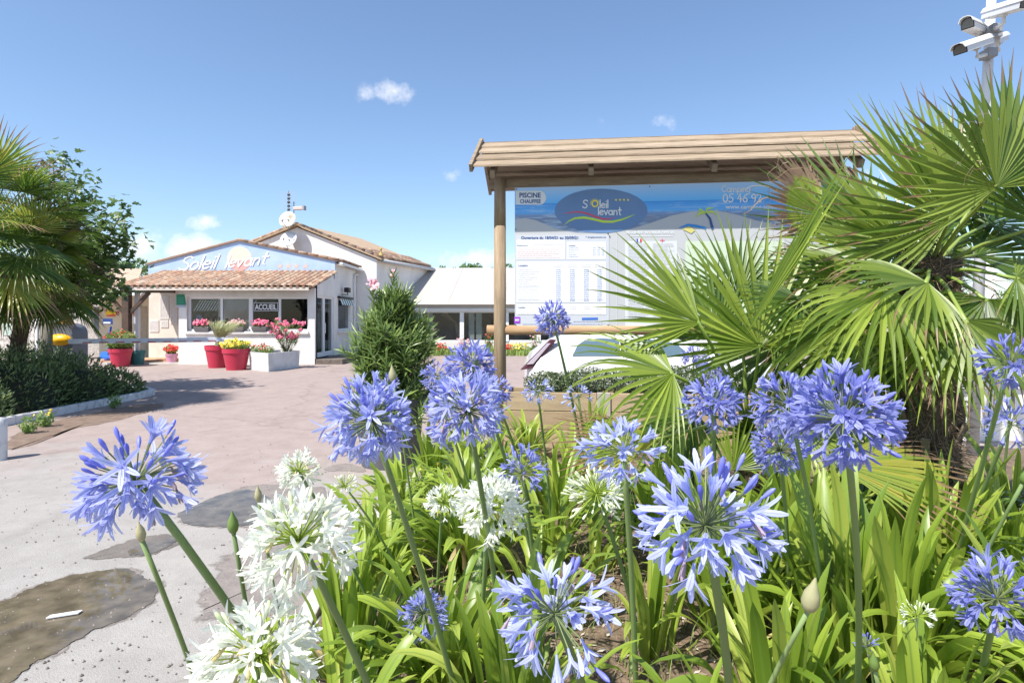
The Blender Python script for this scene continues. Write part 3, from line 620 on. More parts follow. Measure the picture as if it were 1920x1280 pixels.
for a in bars: 
    b = MB(); x = (a - CX) / F * Ym; b.box(x - .09, Ym - .03, zs - .001, x + .09, Ym + .12, zt - .003); b.build('mullion', WHITE2, wfm)
for a, c in zip(bars, bars[1:]):
    b = MB(); b.box((a - CX) / F * Ym + .09, Ym + .05, zs + .06, (c - CX) / F * Ym - .09, Ym + .058, zt - .05); b.build('pane', GLASS, wfm)
b = MB(); b.box(mx0 + .1, Ym + .25, 0, mx1, Ym + 2.0, .04); b.box(mx0 + .1, Ym + 1.9, 0, mx1, Ym + 2.0, 2.2); b.build('interior', mat('brown interior', (.42, .36, .32), .9, (.20, .17, .15), .9), mq)
b = MB()
for px in (855, 900, 1060): b.tube([W(px - 25, 587, 27.2), W(px, 605, 27.2), W(px + 8, 640, 27.2)], [.14, .05, .2], 8)
b.build('curtain', mat('tan curtain', (.6, .5, .4), .9), mq, True)
for px in (800, 878, 892, 1030, 1120): 
    b = MB(); b.box((px - CX) / F * Ym, Ym + .25, zs, (px - CX) / F * Ym + .25, Ym + .27, zt); b.build('curtain', mat('pale curtain', (.6, .6, .55), .9), mq)
CAN = mat('cream canvas', (.40, .378, .352), .8, (.38, .358, .333), 1.2)
e0, e1 = CH + (CY - 568) / F * (Ym - .4), CH + (CY - 502) / F * 28.8
b = MB(); p = V((-5.2, Ym - .4, e0)); q = V((14, Ym - .4, e0)); r_ = V((14, 28.8, e1)); s_ = V((-4.75, 28.8, e1)); t = V((0, 0, -.05))
n = 16
b.hexa([p + t, q + t, r_ + t, s_ + t, p, q, r_, s_]); b.build('canvas_roof', CAN, mq)
b = MB()
for k in range(1, 8):
    a = p.lerp(q, k / 8) + V((0, 0, .002)); c = s_.lerp(r_, k / 8) + V((0, 0, .002)); b.tube([a, c], .012, 4)
b.build('canvas_seam', CAN, mq)
b = MB(); b.hexa([p + V((0, -.02, -.06)), q + V((0, -.02, -.06)), q + V((0, .02, -.06)), p + V((0, .02, -.06)), p + V((0, -.02, .02)), q + V((0, -.02, .02)), q + V((0, .02, .02)), p + V((0, .02, .02))]); b.build('canvas_edge', WHITE2, mq)
b = MB(); b.hexa([(-5.1, Ym + .2, 0), (13.9, Ym + .2, 0), (13.9, 33, 0), (-4.7, 33, 0), (-5.0, 28.9, e1 - .3), (13.9, 28.9, e1 - .3), (13.9, 33, e1 - .6), (-4.7, 33, e1 - .6)]); 
b = MB(); b.box(-4.7, 30.8, 0, 14, 33, e1 - .5); b.build('rear_block', WHITE, mq)
# ------------------------------------------------------------------ shop building on the far left
Yl = 23.2
lx = lambda p: (p - CX) / F * Yl
lz = lambda q: CH + (CY - q) / F * Yl
sh = root('shop_building', 'cream shop with red lettering half hidden behind the porch post', 'building', (-15.5, Yl, 0))
b = MB(); b.box(lx(186), Yl, 0, lx(282), Yl + .3, lz(548)); b.build('wall', CREAM, sh)
b = MB(); b.box(lx(140), Yl + .32, 0, lx(188), Yl + .5, lz(552)); b.build('wall', mat('pebble dash', (.55, .52, .48), .95, (.30, .27, .24), 14, .8, 30), sh)
b = MB(); b.box(lx(262), Yl - .02, 0, lx(276), Yl - .001, lz(574)); b.build('door', mat('ochre door', (.45, .38, .28), .6), sh)
b = MB(); b.box(lx(167), Yl + .28, lz(622), lx(184), Yl + .3, lz(575)); b.build('shutter', mat('grey shutter', (.2, .21, .23), .6), sh)
mr = flatm('dark red lettering', (.35, .06, .08))
msh = lambda x, y: V((lx(x), Yl - .006, lz(y)))
text_in('libre', msh, 199, 579, 224, 591, mr, sh, .02); text_in('service', msh, 229, 579, 262, 591, mr, sh, .02)
b = MB(); c = V((lx(208), Yl - .012, lz(590))); disc(b, c, .21, 0, math.pi, 14); b.build('painted_sun', flatm('sun yellow', (.85, .6, .04)), sh)
b = MB(); b.poly([msh(198, 593), msh(218, 593), msh(214, 588), msh(205, 590)]); [setattr(v_, 'y', v_.y - .01) for v_ in b.v]; b.build('painted_wave', flatm('sun red', (.7, .12, .08)), sh)
b = MB(); b.box(lx(140), Yl - 2.0, lz(557), lx(283), Yl + .0, lz(551)); 
b = MB(); p = V((lx(138), Yl - 2.2, 2.15)); q = V((lx(283) + 1, Yl - 2.2, 2.34)); b.hexa([p, q, q + V((0, 2.2, .3)), p + V((0, 2.2, .3)), p + V((0, 0, .07)), q + V((0, 0, .07)), q + V((0, 2.2, .37)), p + V((0, 2.2, .37))]); b.build('flat_canopy', WHITE2, sh)
b = MB(); b.tube([V((lx(150), Yl - 2.1, 0)), V((lx(150), Yl - 2.1, 2.2))], .05, 8); b.build('canopy_post', WHITE2, sh)
b = MB(); b.box(lx(248), Yl - .01, lz(606), lx(262), Yl - .001, lz(594)); b.build('notice', WHITE2, sh)
far = root('stone_farmhouse', 'old pale stone farmhouse with tiled roof seen behind the left hand palm', 'building', (-24, 27, 0))
Yf = 27.0; fx = lambda p: (p - CX) / F * Yf; fz = lambda q: CH + (CY - q) / F * Yf
STN = mat('pale rubble stone', (.62, .58, .52), .95, (.34, .31, .28), 5, .8, 20, detail=9, lo=.42, hi=.55)
b = MB(); b.box(fx(-260), Yf, 0, fx(250), Yf + 4, fz(545)); b.build('wall', STN, far)
b = MB(); p = V((fx(-270), Yf - .3, fz(546))); q = V((fx(262), Yf - .3, fz(546))); t = V((0, 0, .12)); u = V((0, 3, 1.15)); b.hexa([p, q, q + u + V((-1.6, 0, 0)), p + u, p + t, q + t, q + u + t + V((-1.6, 0, 0)), p + u + t]); b.build('roof', mat('pale tile roof', (.55, .42, .32), .95, (.35, .24, .17), 8, .6, 12, stretch=(5, 1, 1)), far)  # roof colour: two brown tile tones mixed by stretched noise
for a, c in ((6, 24), (70, 92), (112, 135)):
    b = MB(); b.box(fx(a), Yf - .03, fz(628), fx(c), Yf - .001, fz(575)); b.build('shutter', mat('pale green shutter', (.55, .66, .56), .6), far)
# distant trees
def leafcloud(b, cs, n, s, asp, rr, up=.3):
    for k in range(n):
        c, r_ = rr.choice(cs); c = V(c); 
        while True:
            d = V((rr.uniform(-1, 1), rr.uniform(-1, 1), rr.uniform(-1, 1)))
            if .3 < d.length < 1: break
        p = c + V((d.x * r_[0], d.y * r_[1], d.z * r_[2])) * (d.length ** -.4 if d.length > .1 else 1) * .9
        a = V((rr.gauss(0, 1), rr.gauss(0, 1), rr.gauss(up, 1))).normalized(); e = a.cross(V((rr.gauss(0, 1), rr.gauss(0, 1), rr.gauss(0, 1)))).normalized(); q = s * rr.uniform(.6, 1.3)
        i = len(b.v); n_ = a.cross(e) * q * .12
        b.v += [p - a * q, p + e * q * asp + n_, p + a * q, p - e * q * asp + n_]; b.face((i, i + 1, i + 2)); b.face((i, i + 2, i + 3))
DKLEAF = leafm('distant foliage', (.09, .16, .045), (.16, .25, .08), .25, .5)
rr = random.Random(21)
for (px, py, wd, hh, d, lab) in ((248, 508, 42, 26, 34, 'small green tree rising behind the roof left of the reception'), (850, 506, 62, 20, 40, 'feathery green trees over the canvas roof left of the wooden post'),
                             (1010, 508, 90, 22, 42, 'distant trees behind the notice board'), (1290, 505, 160, 30, 42, 'distant trees behind the right end of the notice board'), (60, 520, 120, 34, 40, 'distant trees behind the left palm'), (1850, 575, 160, 60, 26, 'shaded tree row at the far right')):
    t = root('distant_tree', lab, 'tree', (W(px, py, d).x, d, 0)); b = MB(); c = W(px, py, d); u = d / F
    b.tube([(c.x, d, 0), (c.x + .1, d, c.z)], [.16, .06], 6); b.build('trunk', BROWN, t)
    b = MB(); cs = [(c + V((rr.uniform(-1, 1) * wd * u, rr.uniform(-.8, .8), rr.uniform(-1.2, .6) * hh * u * .5)), V((1, 1, 1)) * rr.uniform(.3, .75) * hh * u) for k in range(int(8 + wd / 6))]
    cs += [(c + V((0, 0, -hh * u * 1.3)), V((wd * u, .9, hh * u)))]
    leafcloud(b, cs, 2600, .11, .4, rr); b.build('crown', DKLEAF, t)
# ------------------------------------------------------------------ flower border along the wing
rr = random.Random(31); b = MB(); bb = MB(); 
for k in range(5200):
    x = rr.uniform(-5.5, 13); y = rr.uniform(23.6, 25.8); h = .18 + .35 * max(0, noise1(x * 1.3, y, 3)) * rr.random() + .1 * rr.random()
    a = rr.uniform(0, 6.28); d = V((math.cos(a) * .08, math.sin(a) * .08, h)); c = V((x, y, 0)); e = V((-math.sin(a), math.cos(a), 0)) * .025
    b.quad(c - e, c + e, c + d * .8 + e * 1.3, c + d)
tag(b.build('border_grass', leafm('border grass', (.18, .28, .06), (.32, .40, .12), .3)), 'green grass and low plants along the foot of the dining wing', 'plants', None, 'stuff')
def flowercluster(b, c, rad, n, s, rr, mi=0):
    for k in range(n):
        d = V((rr.gauss(0, 1), rr.gauss(0, 1), rr.gauss(0, 1))).normalized() * rr.random() ** .4
        p = V(c) + V((d.x * rad[0], d.y * rad[1], d.z * rad[2])); nn = (V((rr.gauss(0, .6), -1, rr.gauss(.5, .6)))).normalized(); x = nn.orthogonal().normalized(); y = nn.cross(x); q = s * rr.uniform(.6, 1.2)
        i = len(b.v); b.v += [p + nn * q * .35] + [p + (x * math.cos(a * 1.257) + y * math.sin(a * 1.257)) * q for a in range(5)]
        for j in range(5): b.face((i, i + 1 + j, i + 1 + (j + 1) % 5), mi)
def flm(name, c1, c2): return leafm(name, c1, c2, .25, .5)
REDF = flm('red petals', (.62, .03, .03), (.75, .08, .05)); PINKF = flm('pink petals', (.75, .10, .25), (.80, .25, .35)); YELF = flm('yellow petals', (.80, .60, .05), (.85, .70, .12)); LPINK = flm('pale pink petals', (.72, .35, .42), (.80, .5, .52)); WHF = flm('white small petals', (.8, .78, .72), (.7, .6, .5))
HERB = leafm('bedding foliage', (.12, .22, .05), (.24, .34, .09), .3)
def bush(name, label, cat, base, rad, h, nl, fl, fs, nf, ls=.06, seed=1, group=None, leaf=HERB, asp=.3):
    rr = random.Random(seed); base = V(base); o = root(name, label, cat, base, group); b = MB(); c = base + V((0, 0, h * .55))
    leafcloud(b, [(c, V((rad, rad, h * .5))), (c - V((0, 0, h * .25)), V((rad * .7, rad * .7, h * .3)))], nl, ls, asp, rr, .8); b.build('foliage', leaf, o)
    b = MB()
    for k in range(5): a = rr.uniform(0, 6.28); b.tube([base, base + V((math.cos(a) * rad * .5, math.sin(a) * rad * .5, h * .7))], .006 + rad * .01, 4)
    b.build('stem', BROWN if h > .5 else STEM, o)
    if nf: b = MB(); flowercluster(b, c + V((0, -rad * .15, h * .2)), (rad, rad * .9, h * .42), nf, fs, rr); b.build('blossom', fl, o)
    return o
for i, (px, py, h, r_, fl, lab) in enumerate(((826, 668, .45, .35, REDF, 'bright red flowers in the border right of the oleander'), (868, 655, .7, .3, LPINK, 'pale pink flowers in the border left of the post'),
        (917, 640, 1.0, .2, REDF, 'tall dark red rose just left of the wooden post'), (972, 672, .5, .5, YELF, 'yellow flowers in the border right of the wooden post'), (1003, 650, .9, .25, LPINK, 'thin pale pink rose behind the tall blue flower'),
        (800, 660, 1.3, .45, LPINK, 'loose rose bush against the wing behind the oleander'), (950, 665, .4, .3, REDF, 'low red flowers beside the yellow border flowers'))):
    p = G(px, 666); bush('border_flower', lab, 'flowers', (W(px, 0, 24.6).x, 24.6, 0), r_, h, 260, fl, .05, 45 if h < .8 else 12, .06, 40 + i, 'flowers in the border of the dining wing')
# ------------------------------------------------------------------ pots and planters by the reception
REDP = mat('raspberry plastic', (.50, .035, .075), .4, (.44, .03, .065), 2)
def pot(label, c, r_, h, m, group=None, taper=.7, name='flower_pot'):
    o = root(name, label, 'plant pot', c, group); b = MB(); rb = r_ * taper
    b.lathe(c, [(0, 0), (rb, 0), (rb + (r_ - rb) * .78, h * .78), (r_ * .95, h * .78), (r_ * 1.0, h * .8), (r_ * 1.02, h), (r_ * .92, h), (r_ * .9, h * .9), (0, h * .9)], 28); ob = b.build('pot', m, o, True)
    em = ob.modifiers.new('edges', 'EDGE_SPLIT'); em.split_angle = R(40)
    b = MB(); b.lathe(c + V((0, 0, h * .9)), [(0, .012), (r_ * .89, .006)], 20); b.build('soil', SOIL, o); return o
g1 = 'large raspberry red plastic pots'
def base(px, py): return G(px, py)
c = base(226, 687); pot('large raspberry red pot left of the porch step holding a red leaved plant', c, .33, .56, REDP, g1)
bush('potted_shrub', 'red flecked leafy shrub growing in the leftmost red pot', 'shrub', c + V((0, 0, .5)), .48, .62, 900, REDF, .035, 34, .1, 3, leaf=leafm('broad leaves', (.13, .25, .05), (.3, .38, .12), .3, c3=(.4, .12, .08)), asp=.28)
c = base(258, 683); pot('teal plastic pot with plants beside the red pot on the porch', c, .24, .46, mat('teal plastic', (.04, .20, .21), .4), None)
c1 = base(408, 689); pot('rearmost of the two touching red pots holding tall grass', c1, .36, .68, REDP, g1)
c2 = base(443, 693); pot('front red pot of the touching pair filled with yellow flowers', c2, .38, .62, REDP, g1)
bush('bedding_plant', 'low mound of yellow flowers spilling over the front red pot', 'flowers', c2 + V((0, 0, .5)), .42, .36, 700, YELF, .045, 130, .06, 4)
b = MB(); rr = random.Random(6); gb = c1 + V((0, 0, .6)); go = root('ornamental_grass', 'pale variegated ornamental grass leaning right in the rear red pot', 'grass', gb)
for k in range(420):
    a = rr.uniform(0, 6.28); l = rr.uniform(.8, 1.35); o = V((math.cos(a), math.sin(a), 0)); wnd = V((.38, 0, 0)); pts = [gb + o * .08 * rr.random()]
    for j in range(1, 5): t = j / 4; pts.append(gb + o * l * .55 * t ** 1.5 + wnd * t * t + V((0, 0, l * (t - .35 * t * t * t))))
    sd = V((-math.sin(a), math.cos(a), 0)); b.strip(pts, [sd] * 5, [V((0, 0, 1))] * 5, [.022, .022, .02, .016, .002])
b.build('blades', leafm('variegated grass', (.34, .38, .18), (.55, .56, .36), .3), go)
c = base(325, 681) + V((0, -.1, 0)); pot('small pink pot of red geraniums on the step', c, .19, .33, mat('lilac pink plastic', (.62, .30, .42), .5), None)
bush('geranium', 'bright red geraniums in the small pink pot', 'flowers', c + V((0, 0, .28)), .22, .3, 200, REDF, .05, 70, .06, 5)
# white concrete trough with oleander
tr = root('concrete_trough', 'white chalky concrete trough with pink oleander and trailing plants', 'planter', G(515, 696))
tx0, tx1, ty0 = W(467, 0, 17.2).x, W(502, 0, 17.2).x, 17.0
q0 = G(467, 693); q1 = G(503, 697); q2 = G(562, 689); q3 = q0 + (q2 - q1); hgt = .52; ins = .07
cen = (q0 + q1 + q2 + q3) / 4
def ring(z, k): return [cen + (q - cen) * k + V((0, 0, z)) for q in (q0, q1, q2, q3)]
b = MB(); A_, B_, C_, D_ = ring(-.02, .96), ring(hgt, 1.0), ring(hgt, .9), ring(hgt - .12, .9); i = 0; b.v = A_ + B_ + C_ + D_
for s_ in range(3):
    for k in range(4): b.face((s_ * 4 + k, s_ * 4 + (k + 1) % 4, s_ * 4 + 4 + (k + 1) % 4, s_ * 4 + 4 + k))
b.face((12, 13, 14, 15), 1)
b.build('trough', [mat('chalk white concrete', (.70, .70, .70), .9, (.50, .50, .49), 3, .3, 30), SOIL], tr)
OLE = leafm('oleander leaves', (.07, .13, .03), (.20, .28, .08), .25, .35, stripe=(.17, .25, .08), c3=(.24, .32, .08))
def oleander(o, base_, H, rad, nsh, seed, lf=.11, wd=.016, top=None, nparts=0, prof=None):
    rr = random.Random(seed); b = MB(); st = MB(); sh_ = []
    for k in range(nsh):
        t = rr.random() ** .8; a = rr.uniform(0, 6.28); pr = prof(t) if prof else (math.sin(math.pi * min(1, t * .8 + .18)) ** .6)
        rq = rad * pr * (rr.random() ** .35); tip = base_ + V((math.cos(a) * rq, math.sin(a) * rq, H * t)); out_ = rr.uniform(.4, 1.5) * rq / rad; dr_ = (V((math.cos(a) * out_, math.sin(a) * out_, 1))).normalized(); tip = tip + dr_ * rr.uniform(-.05, .09)
        sh_.append((tip, dr_)); 
        if k % 6 == 0: st.tube([base_ + V((0, 0, 0)), base_.lerp(tip, .55) + V((0, 0, .05)), tip], [.012, .008, .004], 4)
        for j in range(13):
            p = tip - dr_ * (.16 * j / 13); x = dr_.orthogonal().normalized(); y = dr_.cross(x); aa = j * 2.4 + rr.random(); od = x * math.cos(aa) + y * math.sin(aa)
            spread = .35 + .55 * j / 13; d = (dr_ * (1 - spread) + od * spread).normalized(); l = lf * rr.uniform(.7, 1.2); sd = d.cross(dr_); sd = sd.normalized() if sd.length > .01 else x; u = sd.cross(d)
            b.strip([p, p + d * l * .5 + dr_ * .004, p + d * l], [sd] * 3, [u] * 3, [wd * .4, wd, .001], .12)
    st.build('stem', mat('oleander twig', (.22, .2, .12), .8), o); b.build('foliage', OLE, o); return sh_
oo = root('oleander', 'pink flowering oleander growing in the white concrete trough', 'shrub', W(540, 668, 17.2))
ob_ = cen + (q2 - cen) * .45 + V((0, 0, .42)); sh_ = oleander(oo, ob_, .95, .55, 90, 12, .12, .022, prof=lambda t: .25 + .75 * t)
b = MB(); rr = random.Random(3)
for tp, dd in sh_:
    if tp.z > ob_.z + .45 and rr.random() < .6: flowercluster(b, tp + dd * .05, (.07, .07, .06), 9, .035, rr)
b.build('blossom', PINKF, oo)
bush('trailing_plant', 'trailing plants and small flowers in the left end of the white trough', 'flowers', cen + (q0 - cen) * .5 + V((0, 0, .42)), .38, .3, 420, REDF, .03, 25, .05, 9)
# window boxes
for i, (px, lab, n, m) in enumerate(((380, 'window box of crimson pink geraniums on the left end of the sill', 80, PINKF), (445, 'window box of pale pink flowers behind the ornamental grass', 60, LPINK), (488, 'window box of coral pink geraniums under the ACCUEIL sign', 70, PINKF))):
    c = V((X(px), D - .03, wz0 + .0)); o = root('window_box', lab, 'window box', c, 'window boxes on the reception sill'); b = MB(); hw = .26
    b.hexa([c + V(q) for q in ((-hw * .85, -.07, .004), (hw * .85, -.07, .004), (hw * .85, .07, .004), (-hw * .85, .07, .004), (-hw, -.09, .15), (hw, -.09, .15), (hw, .09, .15), (-hw, .09, .15))]); b.build('trough', mat('grey plastic trough', (.16, .15, .15), .6), o, bevel=.01)
    rr = random.Random(60 + i); b = MB(); leafcloud(b, [(c + V((0, 0, .2)), V((.28, .1, .09)))], 160, .045, .5, rr); b.build('foliage', HERB, o)
    b = MB(); flowercluster(b, c + V((0, -.03, .29)), (.28, .1, .12), n, .042, rr); b.build('blossom', m, o)
# A-board sign stand
sg2 = root('pavement_sign', 'blue and white double panel sign stand left of the porch post', 'sign', G(207, 678))
d_ = 18.9; q = lambda x, y, dd=0: W(x, y, d_ + dd)
b = MB(); b.tube([q(203, 672), q(204, 640), q(208, 612)], .03, 6); b.tube([q(196, 674, .3), q(222, 674, .3)], .03, 6); b.build('frame', flatm('sign blue', (.02, .08, .35)), sg2)
b = MB(); b.hexa([q(192.5, 608), q(212, 608), q(212, 608, .05), q(192.5, 608, .05), q(192.5, 597), q(211, 597), q(211, 597, .05), q(192.5, 597, .05)]); pn = b.build('panel', flatm('navy panel', (.03, .06, .2)), sg2)
b = MB(); b.quad(q(193.5, 606.5, -.01), q(207, 606.5, -.01), q(207, 603.5, -.01), q(193.5, 603.5, -.01)); b.build('print', WHITE2, pn)
b = MB(); b.hexa([q(186, 671.5, -.2), q(206, 671.5, -.2), q(208, 661, .2), q(190, 661, .2), q(186, 670, -.2), q(206, 670, -.2), q(208, 659.5, .2), q(190, 659.5, .2)]); b.build('tray', flatm('bright blue tray', (.02, .12, .55)), sg2)
# ------------------------------------------------------------------ barrier
db = 12.4
bar = root('barrier_cabinet', 'grey domed barrier cabinet with an amber beacon and yellow boom holder', 'barrier', (W(110, 0, db).x, db, 0))
bx0, bx1, bt, bs = W(82, 0, db).x, W(136, 0, db).x, W(0, 606, db).z, W(0, 626, db).z
prof = [(bx0, 0), (bx1, 0)]; b = MB(); n = 12; front = [V((bx0, db, 0)), V((bx1, db, 0)), V((bx1, db, bs))]
for k in range(1, n): a = math.pi * k / n; front.append(V(((bx0 + bx1) / 2 + (bx1 - bx0) / 2 * math.cos(a), db, bs + (bt - bs) * math.sin(a) ** .8)))
front.append(V((bx0, db, bs))); back = [v_ + V((0, .45, 0)) for v_ in front]; b.poly(front); b.poly(back[::-1]); m_ = len(front)
for k in range(m_): j = (k + 1) % m_; b.quad(front[k], back[k], back[j], front[j])
b.build('housing', mat('slate grey paint', (.15, .16, .19), .4, (.12, .13, .15), 3), bar, bevel=.015)
b = MB(); c = V(((bx0 + bx1) / 2, db + .2, bt - .02)); b.lathe(c, [(.14, 0), (.13, .05), (.08, .1), (0, .11)], 16); b.build('beacon', flatm('amber plastic', (.85, .33, .02), .3), bar, True)
b = MB(); cc_ = W(112, 637, db); b.lathe(cc_ + V((0, -.02, 0)), [(.0, .1), (.18, .08), (.26, .0), (.26, -.03)], 24, ax=(0, -1, 0))
for v_ in b.v: v_.z = cc_.z + (v_.z - cc_.z) * .48
b.build('boom_holder', flatm('chrome yellow', (.80, .42, .01), .35), bar, True)
bm = root('barrier_boom', 'white horizontal barrier boom with red marks across the drive', 'barrier', W(137, 639, db - .1))
A1, B1 = W(128, 640, db - .12), W(421, 636.5, 13.5)
b = MB(); b.beam(A1, B1, .06, .10); b.build('boom', mat('boom white', (.72, .75, .82), .4), bm, bevel=.01)
for k in range(9):
    a = .09 + k * .1; 
    if a + .05 < 1: b = MB(); b.beam(A1.lerp(B1, a) + V((0, -.033, -.028)), A1.lerp(B1, a + .055) + V((0, -.033, -.028)), .004, .022); b.build('red_marking', flatm('boom red', (.45, .08, .1)), bm)
# ------------------------------------------------------------------ island with kerb and juniper hedge
IK = [V((-7.0, 6.3, 0)), V((-7.0, 7.6, 0)), V((-6.98, 8.8, 0)), V((-6.95, 9.9, 0)), V((-6.93, 10.9, 0)), V((-7.0, 11.4, 0)), V((-7.35, 11.75, 0)), V((-8.2, 11.9, 0)), V((-10, 11.9, 0)), V((-13, 11.8, 0))]
kerb(IK, .12, .11, WKERB, 'island_kerb', 'chalky white kerb curving round the planted island on the left')
b = MB(); nx = 20
pts = [p + V((-.05, 0, .06)) for p in IK[:6]] + [IK[6] + V((-.02, -.08, .06)), IK[7] + V((0, -.08, .06)), IK[9] + V((0, -.08, .06)), V((-13, 6.3, .06))]
b.poly(pts); tag(b.build('island_soil', SOIL), 'soil of the planted traffic island', None, None, 'structure')
hd = root('juniper_hedge', 'dense dark spreading juniper hedge filling the island on the left', 'hedge', (-8.3, 9, 0)); rr = random.Random(77)
JUN = leafm('juniper needles', (.06, .11, .04), (.15, .22, .08), .15, .6, c3=(.26, .32, .11))
humps = [(-8.05, 8.0, 1.0, .85, .8), (-8.9, 7.6, 1.3, .95, .9), (-7.95, 9.2, .9, .95, .95), (-9.2, 9.2, 1.3, 1.1, 1.0), (-7.75, 10.2, .75, .82, .8), (-8.6, 10.5, .9, .95, .9), (-10.4, 8.4, 1.3, 1.15, 1.2), (-7.5, 10.95, .5, .5, .6), (-10.6, 10.4, 1.2, 1.0, 1.0), (-7.8, 7.2, .75, .75, .8), (-12, 9, 1.5, 1.2, 1.4)]
b = MB(); core = MB()
for (x, y, rx, h, ry) in humps:
    n = int(3600 * rx)
    for k in range(n):
        d = V((rr.gauss(0, 1), rr.gauss(0, 1), abs(rr.gauss(0, 1)))).normalized(); sc_ = rr.uniform(.78, 1.03); nn = 1 + .12 * noise1(d.x * 5 + x, d.y * 5 + y, 2)
        p = V((x + d.x * rx * sc_ * nn, y + d.y * ry * sc_ * nn, .04 + d.z * h * sc_ * nn)); g = (d + V((rr.gauss(0, .5), rr.gauss(0, .5), rr.gauss(.25, .4)))).normalized(); e = g.cross(V((rr.gauss(0, 1), rr.gauss(0, 1), rr.gauss(0, 1)))).normalized()
        l = rr.uniform(.05, .12); i = len(b.v); b.v += [p, p + g * l * .5 + e * .012, p + g * l, p + g * l * .5 - e * .012]; b.face((i, i + 1, i + 2)); b.face((i, i + 2, i + 3))
    core.lathe((x, y, -.05), [(rx * .8, 0), (rx * .76, h * .4), (rx * .5, h * .7), (.01, h * .82)], 14)  # solid core, shade inside the hedge put into its dark colour
b.build('foliage', JUN, hd); core.build('shaded_core', mat('shaded hedge inside', (.03, .035, .02), .95), hd, True)
rr = random.Random(4)
for i, (px, py, lab) in enumerate(((55, 812, 'grey green tuft of weed against the white kerb'), (85, 800, 'small weed with orange flowers by the kerb'), (215, 765, 'yellowish tuft of weed near the kerb end'))):
    p = G(px, py); bush('weed', lab, 'weed', p, .12, .22, 160, YELF, .018, 0 if i != 1 else 9, .035, 80 + i)
p = G(-7, 862); b = MB(); b.lathe(p, [(.09, 0), (.09, .36), (.075, .43), (0, .45)], 20); o = rebase(b.build('bollard', WKERB, None, True), p); tag(o, 'short white painted bollard at the left edge', 'bollard')
# ------------------------------------------------------------------ big oleander in a grey pot
pc = G(722, 880) + V((0, .25, 0)); pr_ = .285
po = root('oleander_pot', 'large grey plastic pot with dark rim holding the tall oleander on the drive', 'plant pot', pc)
b = MB(); b.lathe(pc, [(0, 0), (pr_, 0), (pr_ + .05, .60), (pr_ + .075, .60), (pr_ + .08, .68), (pr_ + .05, .68), (pr_ + .04, .6), (0, .6)], 40)
b.build('pot', mat('charcoal plastic', (.115, .115, .12), .5, (.085, .085, .09), 3, spec=.4), po, False)
b = MB(); b.lathe(pc + V((0, 0, .6)), [(0, .02), (pr_ + .03, .01)], 20); b.build('soil', SOIL, po)
ob = root('oleander_bush', 'tall dense green oleander with a few pink blooms on top in the grey pot', 'shrub', pc + V((0, 0, .6)))
sh_ = oleander(ob, pc + V((.03, 0, .48)), 1.20, .47, 520, 5, .15, .020, prof=lambda t: (1.0 - .70 * t ** 2.4) * (.9 + .14 * math.sin(11 * t + 1)))
b = MB(); rr = random.Random(8); flowercluster(b, W(699, 532, 5.8), (.06, .05, .06), 16, .028, rr); flowercluster(b, W(736, 512, 5.9), (.03, .03, .04), 7, .02, rr); b.build('blossom', LPINK, ob)
def shoot(o, a, c_, n, seed):
    rr = random.Random(seed); b = MB(); b.tube([a, c_], .006, 4); dr_ = (c_ - a).normalized(); x = dr_.orthogonal().normalized(); y = dr_.cross(x)
    for j in range(n):
        p = a.lerp(c_, .35 + .65 * j / n); aa = j * 2.4; od = x * math.cos(aa) + y * math.sin(aa); d = (dr_ * .6 + od * .6).normalized(); l = rr.uniform(.08, .13); sd = d.cross(dr_).normalized(); u = sd.cross(d)
        b.strip([p, p + d * l * .5, p + d * l], [sd] * 3, [u] * 3, [.006, .017, .001], .12)
    b.build('shoot', OLE, o)
shoot(ob, W(735, 610, 5.9), W(738, 515, 5.9), 50, 1); shoot(ob, W(715, 640, 5.9), W(697, 540, 5.9), 46, 2); shoot(ob, W(700, 700, 5.9), W(640, 655, 5.8), 40, 3); shoot(ob, W(770, 640, 5.9), W(790, 600, 5.9), 40, 4)
# ------------------------------------------------------------------ notice board shelter
Ub = V((.9936, -.1124, 0)); Nb = V((-.1124, -.9936, 0)); Zv = V((0, 0, 1))
PB = V((.03, 6.25, 0))                              # left foot of the sign plane
def BI(px, py, off=0.0, pl=PB):                     # point of the sign plane seen at photograph pixel, then lifted off it
    d = V(((px - CX) / F, 1, (CY - py) / F)); o = V((0, 0, CH)); t = (pl - o).dot(Nb) / d.dot(Nb); return o + d * t + Nb * off
SIGNLEN = 3.15
def BS(s, z, off=0): return PB + Ub * s + Nb * off + Zv * z
sh = root('notice_shelter', 'wooden shelter with a small plank gable roof over the campsite notice board', 'shelter', BS(-.16, 0))
def rbox(b, s0, s1, o0, o1, z0, z1): b.hexa([BS(s0, z0, o1), BS(s1, z0, o1), BS(s1, z0, o0), BS(s0, z0, o0), BS(s0, z1, o1), BS(s1, z1, o1), BS(s1, z1, o0), BS(s0, z1, o0)])
def post(s):
    b = MB(); b.tube([BS(s, -.05), BS(s, 1.3), BS(s, 2.45)], [.068, .066, .064], 16); b.tube([BS(s, 2.45), BS(s, 2.96)], [.064, .06], 16); return b.build('post', WOODZ, sh, True)
post(-.16); post(SIGNLEN + .16)
RZ = mat('rail timber', (.46, .31, .17), .7, (.33, .2, .11), 3, .3, 30, stretch=(1, 8, 8))
b = MB(); b.tube([BS(-.30, 1.345, -.02), BS(SIGNLEN + .34, 1.345, -.02)], .052, 14); b.build('rail', RZ, sh, True)
DWOOD = mat('grey weathered timber', (.28, .215, .15), .8, (.18, .13, .09), 3, .3, 30, stretch=(1, 9, 9))
b = MB(); rbox(b, -.28, SIGNLEN + .3, -.05, -.012, 2.865, 2.955); b.build('beam', DWOOD, sh, bevel=.004)
